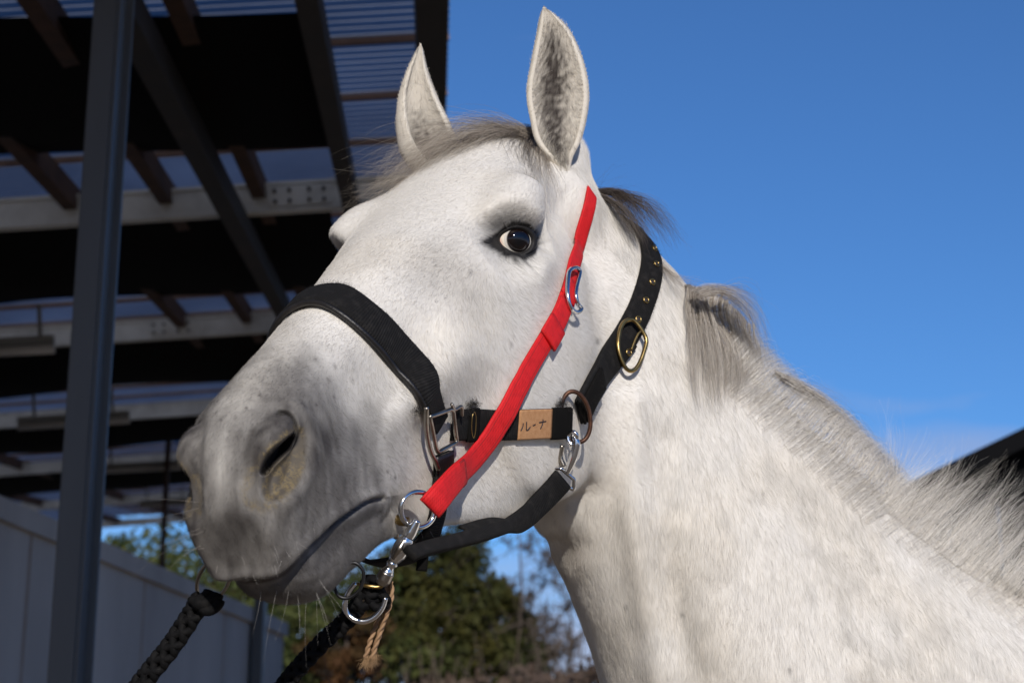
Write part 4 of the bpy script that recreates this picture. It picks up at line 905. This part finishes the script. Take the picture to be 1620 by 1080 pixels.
bar([(612,905,zb-.9),(606,917,zb-.9),(602,924,zb-.9)],[.56,.58,.40],'collar',m_steel,hk)
bar([(565,923,zb-.6),(580,926,zb-1.0),(598,928,zb-1.0),(606,924,zb-.9)],[.12,.14,.15,.2],'pin',m_brass,hk)
bar([(563,922,zb-.7),(552,936,zb-.8),(546,955,zb-.9),(550,970,zb-.9),(562,980,zb-1.0),(578,982,zb-1.0),(594,974,zb-.9),(605,960,zb-.8),(610,945,zb-.7)],[.19,.22,.22,.22,.19],'shackle',m_chrome,hk)
bar([(583,928,zb-.4),(577,945,zb-.3),(566,962,zb-.1)],[.16,.14,.12],'swivel_bar',m_steel,hk)
# --- braided ropes
def braid(name,path,R,label):
    P=resample(crom(np.array(path,float),8),260); T,U,W=frames(P); L=np.r_[0,np.cumsum(np.linalg.norm(np.diff(P,axis=0),axis=1))]
    root=empty(name,c2w(P[0]),label,'rope','braided ropes on the bit')
    for i in range(6):
        sg=1 if i%2 else -1; ph=sg*L/(R*4.6)*2*math.pi+(i//2)*2*math.pi/3
        S=P+(U*np.cos(ph)[:,None]+W*np.sin(ph)[:,None])*(R*(.66+.13*np.sin(3*ph*sg+(0 if i%2 else math.pi))))[:,None]
        v,q,t=tube(S,R*.40,8); o=MB().add(v,q,t).build('strand',m_rope,root,cm=True)
    fuzz('fibres',P,900,.35,root,m_hair,rad=.004,colr=(.05,.047,.045),seed=int(P[0][0]*7)%50+50,spread=R*.55)
    return root
r1=braid('lead_rope',[pix(590,930,zb-.2),pix(570,955,zb+.2),pix(545,985,zb+.5),pix(505,1022,zb+.6),pix(452,1082,zb+1.0),pix(380,1180,zb+2),pix(330,1300,zb+6)],.66,'black braided rope hanging from the chrome swivel snap')
r2=braid('lead_rope',[pix(322,944,118.5),pix(305,972,118.5),pix(272,1022,118.5),pix(222,1085,119),pix(150,1190,121),pix(100,1300,125)],.72,'black braided rope tied to the ring on the far side of the mouth')
kn=MB()
for c,r_ in (((328,945,117.8),(.75,.62)),((318,940,117.9),(.62,.5)),((335,955,117.6),(.6,.5))):
    c=pix(*c); a=np.linspace(0,math.pi,9); pts=np.stack([c[0]+np.cos(a)*r_[0]*.9,c[1]+np.sin(a)*.35-np.cos(a)*.25,c[2]-np.sin(a)*.2],-1); v,q,t=tube(pts,r_[1]*.8,10); kn.add(v,q,t)
kn.build('knot',m_rope,r2,cm=True)
kn=MB()
for c in ((592,938),(578,948),(600,950),(588,925)):
    c=pix(*c,zb-.1); a=np.linspace(0,2*math.pi,10); pts=np.stack([c[0]+np.cos(a)*.6,c[1]+np.sin(a)*.5,c[2]+np.sin(a*2)*.25],-1); v,q,t=tube(pts,.34,8); kn.add(v,q,t)
kn.build('knot',m_rope,r1,cm=True)
# --- jute twine
tw=empty('twine',c2w(pix(605,960,zb)),'frayed loop of jute twine knotted beside the snap hook','twine')
for o_,pts in enumerate([[(618,918),(620,940),(614,965),(604,990),(596,1015),(588,1042)],[(610,925),(606,955),(596,985),(586,1012),(578,1040)],[(614,920),(613,950),(608,978),(600,1005),(590,1030)]]):
    P=resample(crom(np.array([pix(x,y,zb+.6+.1*o_) for x,y in pts]),6),40); T,U,W=frames(P); L=np.linspace(0,14,40); rb=MB()
    for j in (0,math.pi):
        v,q,t=tube(P+U*(.09*np.cos(L*2+j))[:,None]+W*(.09*np.sin(L*2+j))[:,None],.12,6); rb.add(v,q,t)
    rb.build('ply',m_jute,tw,cm=True)
r=np.random.default_rng(8); n=260; c=np.array([pix(x,y,zb+.7) for x,y in ((588,1040),(580,1042),(592,1034))])[r.integers(0,3,n)]+r.normal(0,.12,(n,3)); d=nrm(np.array([-.1,1,0])+r.normal(0,.45,(n,3))); t6=np.linspace(0,1,6)
S=c[:,None]+d[:,None]*(r.uniform(.3,1.0,n)[:,None]*t6)[...,None]+r.normal(0,.05,(n,6,3))*t6[None,:,None]; hair('frayed_end',S,np.full(n,.012),np.tile([.36,.23,.12],(n,1))*r.uniform(.6,1.3,(n,1)),m_hair,tw)
# ================================================================== GROUND AND BACKGROUND
m_dirt=mat('dirt',(.20,.155,.11),.95,spec=.1,noise=(1.3,(.27,.22,.165),.35,.7),bump=[('noise',25,.6,.03)])
g=MB().add([(-400,-400,0),(400,-400,0),(400,800,0),(-400,800,0)],[(0,1,2,3)]).build('ground',m_dirt,None,False); tag(g,kind='structure')
def ray(x,y): return dirw(pix(x,y,1.0))
def atY(x,y,Y): d=ray(x,y); return CAM+d*((Y-CAM[1])/d[1])
# ---------- open shed: roof plane tilted up away from the viewer
D1=nrm(dirw([(684-810)/F_PX,(940-540)/F_PX,1.0])); B1=dirw([1,-.066,.056]); B1=nrm(B1-D1*(B1@D1)); UPN=nrm(np.cross(B1,D1)); UPN=UPN if UPN[2]>0 else -UPN
O1=c2w(pix(300,322,760))                               # a point on the first cross beam
def onroof(x,y,dn=0.):
    """pixel -> point on the roof plane lowered by dn"""
    o=O1-UPN*dn; d=ray(x,y); return CAM+d*(((o-CAM)@UPN)/(d@UPN))
def RT(p): return np.array([(p-O1)@D1,(p-O1)@B1])     # roof coordinates: away, right
def RP(s,t,dn=0.): return O1+D1*s+B1*t-UPN*dn
m_zinc=mat('weathered_zinc_steel',(.70,.69,.63),.6,.0,noise=(6,(.50,.49,.44),.4,.7))
m_dark=mat('dark_primer_steel',(.020,.017,.015),.7,.0,noise=(5,(.035,.026,.020),.45,.75))
m_rusty=mat('rusty_purlin',(.085,.042,.025),.8,noise=(9,(.04,.022,.016),.4,.7))
m_batt=mat('weathered_batten',(.20,.12,.085),.8,noise=(9,(.12,.07,.05),.4,.7))
m_post=mat('galvanised_post',(.12,.122,.12),.5,.1,noise=(3,(.085,.087,.085),.4,.7,(1,1,.15)))
def sheetmat(t,b):
    N=t.nodes.new; tr=N('ShaderNodeBsdfTranslucent'); tr.inputs[0].default_value=(.085,.105,.155,1); mx_=N('ShaderNodeMixShader'); mx_.inputs[0].default_value=.62
    o=[n for n in t.nodes if n.type=='OUTPUT_MATERIAL'][0]; t.links.new(b.outputs[0],mx_.inputs[1]); t.links.new(tr.outputs[0],mx_.inputs[2]); t.links.new(mx_.outputs[0],o.inputs[0])
    n=N('ShaderNodeTexNoise'); n.inputs['Scale'].default_value=1.2; n.inputs['Detail'].default_value=5; r=N('ShaderNodeValToRGB'); r.color_ramp.elements[0].color=(.26,.28,.33,1); r.color_ramp.elements[1].color=(.44,.47,.54,1); r.color_ramp.elements[0].position=.35; r.color_ramp.elements[1].position=.7
    c=N('ShaderNodeTexCoord'); t.links.new(c.outputs['Object'],n.inputs[0]); t.links.new(n.outputs[0],r.inputs[0]); t.links.new(r.outputs[0],tr.inputs[0])
m_sheet=mat('smoked_corrugated_sheet',(.12,.13,.15),.3,spec=.4,build=sheetmat)
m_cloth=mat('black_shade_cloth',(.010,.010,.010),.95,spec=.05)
shed=empty('open_shed',(*RP(2,-3)[:2],0),'open steel shed with smoked corrugated roof sheets on slender posts','shed')
rows=[331,527,655,733,793,829]                          # where the cross beams stand
srow=[RT(onroof(160,y,.14))[0] for i,y in enumerate(rows)]; print('beams at',[round(float(s),2) for s in srow])
tR=float(RT(onroof(709,90))[1]); tL=tR-9.5; sB=srow[-1]+.25; sF=-11.0
def prt(name,m,*bars,smooth=False):
    b=MB()
    for x in bars: b.add(*x)
    return b.build(name,m,shed,smooth)
for i,s in enumerate(srow):                             # cross beams: web and two flanges
    h_=.11
    prt('cross_beam',m_zinc,box(RP(s,tL,.14),RP(s,tR-.02,.14),.05,h_,UPN),box(RP(s,tL,.14-h_/2),RP(s,tR,.14-h_/2),.07,.012,UPN),box(RP(s,tL,.14+h_/2),RP(s,tR,.14+h_/2),.07,.012,UPN))
# plates with bolts on the first two beams
for (x,y) in ((475,312),(272,520)):
    p=onroof(x,y,.14); pl=prt('splice_plate',m_zinc,box(p-B1*.13-D1*.035,p+B1*.13-D1*.035,.01,.085,UPN))
    for a in (-.10,-.04,.04,.10):
        for b in (-.022,.022):
            q_=p+B1*a+UPN*b-D1*.035; o=MB().add(*tube([q_,q_-D1*.02],.008,6)).build('bolt',m_dark,None); put(o,shed)
# long rafters running away
def longi(x0,y0,x1,y1,w,h_,dn,m,name,sa=None,sb=None):
    a=onroof(x0,y0,dn); b=onroof(x1,y1,dn); t=(RT(a)[1]+RT(b)[1])/2
    sa=sF if sa is None else sa; sb=sB if sb is None else sb
    return prt(name,m,box(RP(sa,t,dn),RP(sb,t,dn),w,h_,UPN))
longi(280,147,340,302,.07,.10,.25,m_dark,'rafter')
longi(678,20,684,170,.09,.16,.12,m_dark,'rafter'); longi(498,30,535,230,.06,.12,.22,m_dark,'rafter',sb=srow[0])
for x0,y0,x1,y1 in ((66,262,104,306),(228,252,258,300),(388,240,404,290)):
    longi(x0,y0,x1,y1,.055,.10,.09,m_rusty,'purlin')
for t in np.arange(tL+.4,-2.4,1.15): prt('purlin',m_rusty,box(RP(sF,t,.09),RP(sB,t,.09),.055,.10,UPN))
# sheets lapped every 0.6 m with a batten under each lap
sb_=np.arange(-3.4,sB,.62); nl=len(sb_)
def sheet(s0,s1,t0,t1,lift):
    n=max(int((s1-s0)/.016),2); q_=np.linspace(s0,s1,n+1); f=np.linspace(.004,-.006,n+1); z=np.where(np.arange(n+1)%4<2,0,.012)+lift; T=[t0,(t0+t1)/2,t1]
    v=np.array([RP(a,t,-b-c) for a,b,c in zip(q_,z,f) for t in T]); i=np.arange(n)*3
    return v,np.vstack([np.stack([i,i+1,i+4,i+3],-1),np.stack([i+1,i+2,i+5,i+4],-1)])
for i in range(nl):
    s0=sb_[i]; s1=sb_[i+1]+.04 if i+1<nl else sB+.1
    MB().add(*sheet(s0,s1,tR-5.2,tR,0)).build('roof_sheet',m_sheet,shed,False)
    prt('batten',m_batt,box(RP(s0,tR-5.2,.018),RP(s0,tR,.018),.018,.022,UPN))
MB().add(*sheet(sb_[0],sB,tL,tR-5.2,0)).build('roof_sheet',m_sheet,shed,False)
MB().add([RP(sF,tL,-.02),RP(sF,tR,-.02),RP(sb_[0]+.05,tR,-.02),RP(sb_[0]+.05,tL,-.02)],[(0,1,2,3)]).build('roof_sheet',m_sheet,shed,False)  # unseen stretch over and behind the viewer, added to shade the interior
# posts
def post(x0,x1,y,Y,m,name,zt,flange=True,z0=0.):
    a=atY(x0,y,Y); b=atY(x1,y,Y); w=b[0]-a[0]; cx=(a[0]+b[0])/2
    bars=[box((cx,Y,z0),(cx,Y,zt),w*.45,w*.9,(0,1,0))]
    if flange: bars=[box((cx-w*.17,Y,z0),(cx-w*.17,Y,zt),w*.66,.012,(0,1,0)),box((cx-w*.47,Y+w*.4,z0),(cx-w*.47,Y+w*.4,zt),.012,w*.9,(0,1,0)),box((cx+w*.18,Y+w*.42,z0),(cx+w*.18,Y+w*.42,zt),.014,w*.86,(0,1,0)),
                     box((cx+w*.35,Y+w*.86,z0),(cx+w*.35,Y+w*.86,zt),w*.30,.012,(0,1,0))]
    return prt(name,m,*bars)
post(100,154,760,3.4,m_post,'post',3.30)
post(393,428,1000,12.2,m_post,'post',5.6,False); 
post(250,265,870,16.5,m_rusty,'post',6.0,False)
post(523,556,1030,13.0,m_rusty,'post',2.2,False); post(496,512,1040,14.5,m_post,'post',2.3,False)
# shade cloths hung under the sheets, one per bay
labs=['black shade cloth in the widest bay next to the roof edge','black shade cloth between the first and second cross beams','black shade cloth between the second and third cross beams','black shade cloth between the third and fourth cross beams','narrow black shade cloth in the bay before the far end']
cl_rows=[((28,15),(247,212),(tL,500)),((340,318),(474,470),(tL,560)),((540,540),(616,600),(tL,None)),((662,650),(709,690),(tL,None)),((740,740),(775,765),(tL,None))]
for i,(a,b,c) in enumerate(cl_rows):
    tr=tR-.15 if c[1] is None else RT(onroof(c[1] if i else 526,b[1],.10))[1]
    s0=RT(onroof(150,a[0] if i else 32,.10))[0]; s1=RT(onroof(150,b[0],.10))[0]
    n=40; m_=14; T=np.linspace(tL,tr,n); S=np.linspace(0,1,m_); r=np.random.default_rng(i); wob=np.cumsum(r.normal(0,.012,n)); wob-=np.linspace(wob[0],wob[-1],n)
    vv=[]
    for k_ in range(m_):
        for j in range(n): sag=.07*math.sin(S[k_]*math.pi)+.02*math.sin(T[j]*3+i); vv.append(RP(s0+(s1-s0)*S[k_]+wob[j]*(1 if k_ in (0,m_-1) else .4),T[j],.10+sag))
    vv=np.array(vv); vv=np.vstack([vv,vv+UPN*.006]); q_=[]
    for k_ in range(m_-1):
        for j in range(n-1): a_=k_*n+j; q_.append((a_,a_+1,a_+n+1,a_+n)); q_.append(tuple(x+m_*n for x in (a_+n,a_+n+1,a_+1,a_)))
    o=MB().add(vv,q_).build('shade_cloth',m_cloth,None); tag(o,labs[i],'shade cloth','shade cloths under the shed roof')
# unlit tube lamps under the beams
m_tube=mat('white_tube',(.62,.60,.56),.4); m_cap=mat('lamp_housing',(.30,.30,.29),.5)
for i,(x0,y0,x1,y1,lab) in enumerate([(-60,559,86,551,'white tube lamp hung below the second cross beam'),(28,675,205,664,'white tube lamp hung below the third cross beam'),(157,745,288,738,'white tube lamp hung below the fourth cross beam'),(222,800,300,795,'white tube lamp hung near the far end of the shed')]):
    dn=.36; a=onroof(x0,y0,dn); b=onroof(x1,y1,dn); o=empty('tube_lamp',a,lab,'lamp','tube lamps under the shed beams')
    MB().add(*tube([a,b],.028,10)).build('tube',m_tube,o); MB().add(*box(a+UPN*.05,b+UPN*.05,.05,.04,UPN)).build('housing',m_cap,o,False)
    for f in (.15,.85): p=a*(1-f)+b*f; MB().add(*box(p+UPN*.06,p+UPN*.24,.02,.02,D1)).build('hanger',m_cap,o,False)
# ---------- precast concrete wall
m_conc=mat('precast_concrete',(.52,.48,.43),.85,spec=.2,noise=(1.1,(.33,.30,.27),.30,.72,(1,1,.35)),bump=[('noise',30,.3,.004)])
m_stain=mat('rust_stained_joint',(.30,.22,.17),.9,noise=(4,(.44,.38,.33),.4,.7,(1,1,.2)))
HW=1.30
def wtop(x,y): d=ray(x,y); return CAM+d*(HW/d[2])
W0=wtop(0,795); W1=wtop(440,985); wd_=nrm((W1-W0)*[1,1,0]); wn=np.array([wd_[1],-wd_[0],0]); wl=np.linalg.norm((W1-W0)[:2]); W0=W0-wd_*5; wl+=5; zt=CAM[2]+HW
wall=empty('concrete_wall',(W0[0],W0[1],0),'grey precast concrete panel wall with rust stained joints under the shed','wall')
nP=int(round(wl/1.75)); pw=wl/nP
for i in range(nP):
    a=W0+wd_*(i*pw+.02); b=W0+wd_*((i+1)*pw-.02)
    for z0,z1 in ((0,.88),(.895,1.78),(1.795,zt-.10)):
        MB().add(*box((a[0],a[1],(z0+z1)/2),(b[0],b[1],(z0+z1)/2),.10,z1-z0)).build('panel',m_conc,wall,False)
    j=W0+wd_*(i*pw); MB().add(*box((j[0],j[1],0),(j[0],j[1],zt-.10),.09,.09,wn)).build('joint_post',m_stain,wall,False)
MB().add(*box((W0[0],W0[1],zt-.05),((W0+wd_*wl)[0],(W0+wd_*wl)[1],zt-.05),.16,.10)).build('coping',m_conc,wall,False)
# ---------- barn on the right, its shade put into near-black colours
m_black=mat('shade_black_boards',(.004,.004,.0045),.9,spec=.1,noise=(8,(.007,.007,.007),.4,.7)); m_broof=mat('shade_black_roofing',(.004,.004,.0045),.9,spec=.1)
e0=pix(1462,757,1100); e1=pix(1640,672,1500); e0=c2w(e0); 
d=ray(1640,672); e1=CAM+d*((e0[2]-CAM[2]+.0)/d[2]) if d[2]>0 else c2w(e1)
# gable end facing the viewer: the verge rises to the right
Yb=11.5; v0=atY(1455,760,Yb); v1=atY(1640,672,Yb); sl=(v1-v0)/(v1[0]-v0[0]); ap=v0+sl*3.6; ev=v0-sl*.9
barn=empty('dark_barn',(ap[0],Yb,0),'dark shaded barn with a plain gable roof behind the mane of the horse','barn')
ev2=np.array([2*ap[0]-ev[0],Yb,ev[2]])
gv=np.array([(ev[0]+.4,Yb,0),(ev2[0]-.4,Yb,0),(ev2[0]-.4,Yb,ev[2]+.12),(ap[0],Yb,ap[2]-.06),(ev[0]+.4,Yb,ev[2]+.12)])
nb_=24; xs=np.linspace(gv[0,0],gv[1,0],nb_+1)
for i in range(nb_):
    x0,x1=xs[i]+.006,xs[i+1]-.006; f=lambda x:min(ev[2]+.10+(x-ev[0])*sl[2] if x<ap[0] else ev[2]+.10+(ev2[0]-x)*sl[2],ap[2]-.05)
    za,zb_=f(x0)-.12,f(x1)-.12; vv=[(x0,Yb,0),(x1,Yb,0),(x1,Yb,zb_),(x0,Yb,za)]; vv+=[(a,b+.03,c) for a,b,c in vv]
    MB().add(vv,[(0,1,2,3),(7,6,5,4),(0,4,5,1),(1,5,6,2),(2,6,7,3),(3,7,4,0)]).build('wall_board',m_black,barn,False)
for a,b in ((ev,ap),(ap,ev2)):
    n_=nrm(np.cross(b-a,[0,1,0])); n_=n_ if n_[2]>0 else -n_
    vv=[a-[0,.35,0],b-[0,.35,0],b+[0,9,0],a+[0,9,0]]; vv=np.array(vv); vv=np.vstack([vv,vv-n_*.12]); MB().add(vv,[(0,1,2,3),(7,6,5,4),(0,4,5,1),(1,5,6,2),(2,6,7,3),(3,7,4,0)]).build('roof',m_broof,barn,False)
for x in (ev[0]+.4,ev2[0]-.4): MB().add(*box((x,Yb+.05,ev[2]/2),(x,Yb+8.8,ev[2]/2),.05,ev[2]-.02)).build('wall',m_black,barn,False)
# ---------- trees
def leafmat(name,c,c2): return mat(name,c,.75,spec=.15,noise=(.9,c2,.35,.7))
m_bark=mat('bark',(.10,.075,.055),.9,noise=(6,(.06,.045,.035),.4,.7))
LM={'cedar':leafmat('cedar_needles',(.022,.030,.009),(.062,.055,.012)),'oak':leafmat('broad_leaves',(.035,.055,.018),(.085,.085,.022)),'brown':leafmat('dry_leaves',(.085,.055,.030),(.055,.048,.022)),'rust':leafmat('rust_leaves',(.085,.035,.014),(.05,.04,.014)),'shrub':leafmat('bare_shrub',(.085,.060,.047),(.12,.085,.065))}
def leaves(C,R,n,size,r,droop=0.):
    d=nrm(r.normal(0,1,(n,3)))*(r.random(n)**.45)[:,None]; P=C+d*R
    a=nrm(r.normal(0,1,(n,3))); b=nrm(np.cross(a,r.normal(0,1,(n,3)))); s=size*r.uniform(.5,1.4,n)[:,None]
    v=np.stack([P-a*s,P+b*s*.45,P+a*s,P-b*s*.45],1).reshape(-1,3); return v,np.arange(n*4).reshape(n,4)
def limbs(root,base,top,r0,nb,spread,r,par,lo=.3,twigs=0,rise=.35):
    b=MB(); base=np.array(base,float); top=np.array(top,float); P=np.array([base+(top-base)*f+np.r_[r.normal(0,.06*f,2),0]*np.linalg.norm(top-base)*.3 for f in np.linspace(0,1,7)])
    b.add(*tube(P,np.linspace(r0,r0*.18,7),8)); ends=[]; H=np.linalg.norm(top-base)
    for i in range(nb):
        f=r.uniform(lo,.97); p=base+(top-base)*f; a=r.random()*6.28; L_=spread*(1.1-f*.6)*r.uniform(.6,1.1)
        e=p+np.array([math.cos(a)*L_,math.sin(a)*L_,L_*rise*r.uniform(.3,1.6)]); m_=(p+e)/2+r.normal(0,.08*L_,3)
        b.add(*tube(crom(np.array([p,m_,e]),3),np.linspace(r0*.32*(1.1-f),r0*.06,7),5)); ends.append((p,m_,e))
        for _ in range(twigs):
            g=r.uniform(.3,1); q_=m_*(1-g)+e*g; e2=q_+nrm(r.normal(0,1,3)+[0,0,.6])*L_*r.uniform(.2,.55); b.add(*tube(np.array([q_,(q_+e2)/2+r.normal(0,.03*L_,3),e2]),[.018,.012,.006],3))
    b.build('trunk',m_bark,par); return ends
def tree(name,label,cat,x,ytop,Y,w,kind,seed,shape='cone',n=5200,size=.10,group=None):
    r=np.random.default_rng(seed); t=atY(x,ytop,Y); H=t[2]; root=empty(name,(t[0],Y,0),label,cat,group); ends=limbs(root,(t[0],Y,0),(t[0],Y,H*.97),.012*H+.06,26,w,r,root,.15 if shape=='cone' else .35)
    b=MB(); m_=46 if shape=='cone' else 34
    for i in range(m_):
        if shape=='cone': f=r.uniform(.10,1.0); rr=w*(1.06-f)**.75*r.uniform(.35,1.0)
        else: f=r.uniform(.38,.98); rr=w*math.sqrt(max(0,1-((f-.66)/.36)**2))*r.uniform(.2,1.0)
        a=r.random()*6.28; c=np.array([t[0]+math.cos(a)*rr,Y+math.sin(a)*rr,H*f-(.05*H*rr/w if shape=='cone' else 0)]); R=np.array([1,1,.62])*w*r.uniform(.20,.36)*(1.15-f*.45 if shape=='cone' else 1)
        b.add(*leaves(c,R,n//m_,size,r))
    o=b.build('crown',LM[kind],root,False); return root
def shrub(name,label,x,ytop,Y,w,kind,seed,n=1500,size=.10,group=None):
    r=np.random.default_rng(seed); t=atY(x,ytop,Y); H=t[2]; root=empty(name,(t[0],Y,0),label,'shrub',group); b=MB(); tw=MB()
    for i in range(26):
        a=r.random()*6.28; e=np.array([t[0]+math.cos(a)*w*r.uniform(.1,1),Y+math.sin(a)*w*r.uniform(.1,1),H*r.uniform(.6,1.0)]); p=np.array([t[0]+r.normal(0,.1),Y+r.normal(0,.1),0]); tw.add(*tube(crom(np.array([p,(p+e)/2+[0,0,H*.12],e]),3),np.linspace(.03,.006,7),4))
        c=e*r.uniform(.75,1)+p*0; c=p*.25+e*.75; b.add(*leaves(c,np.array([.34,.34,.26])*w,n//26,size,r))
    tw.build('stems',m_bark,root); b.build('crown',LM[kind],root,False); return root
tree('cedar_tree','tall dark green cedar standing behind the chin strap','tree',690,838,41,4.4,'cedar',1,n=16000)
tree('cedar_tree','dark green cedar with a broken top just right of the tall cedar','tree',765,905,43,3.0,'cedar',2,n=11000)
tree('cedar_tree','olive green cedar directly behind the swivel snap','tree',625,880,40,3.2,'cedar',3,n=11000)
tree('cedar_tree','small dark cedar beside the bare branches near the throat','tree',822,962,44,2.0,'cedar',4,n=8000)
tree('broadleaf_tree','yellow green tree rising above the concrete wall','tree',300,842,42,4.0,'oak',5,'round',12000,.09)
tree('broadleaf_tree','small pale green tree beside the thin rusty post','tree',232,848,44,1.9,'oak',6,'round',7000,.08)
tree('broadleaf_tree','olive leaved tree behind the lower lip of the horse','tree',440,880,40,3.6,'oak',7,'round',12000,.09)
tree('broadleaf_tree','rust brown leaved tree behind the dark wooden post','tree',545,960,38,1.5,'rust',8,'round',5200,.08)
for i,(x,y,Y,w,lab) in enumerate([(826,838,42,2.2,'bare leafless tree with fine grey twigs beside the cedar'),(900,900,46,2.0,'bare leafless tree close to the throat of the horse')]):
    r=np.random.default_rng(20+i); t=atY(x,y,Y); root=empty('bare_tree',(t[0],Y,0),lab,'tree'); limbs(root,(t[0],Y,0),(t[0],Y,t[2]*.98),.10,44,w,r,root,.35,14,.8)
for i,(x,y,Y,w,k,lab) in enumerate([(690,1012,24,1.6,'shrub','brown leafless thicket below the tall cedar'),(790,985,27,1.7,'shrub','reddish brown thicket right of the tall cedar'),(870,965,30,1.7,'shrub','tall brown thicket next to the throat of the horse'),(930,980,32,1.7,'brown','olive brown shrub partly hidden by the neck of the horse'),(610,1020,23,1.3,'brown','brown shrub below the frayed twine')]):
    shrub('thicket',lab,x,y,Y,w,k,40+i,n=2600,size=.09,group='thickets below the trees')
# far wood that closes the view at the horizon
r=np.random.default_rng(77); b=MB()
for i in range(900):
    x=r.uniform(-45,60); top=np.interp(x,[-45,-24,-15,-13,-3,0,2,8,60],[7,8,7.6,9.2,9.4,6.0,4.2,3.6,5]); c=np.array([x,r.uniform(62,75),r.uniform(.3,1)*top]); b.add(*leaves(c,np.array([1.9,1.6,1.3]),34,.34,r))
o=b.build('woodland',LM['oak'],None,False); tag(o,'far green woodland closing the view behind the trees','woodland',kind='stuff')
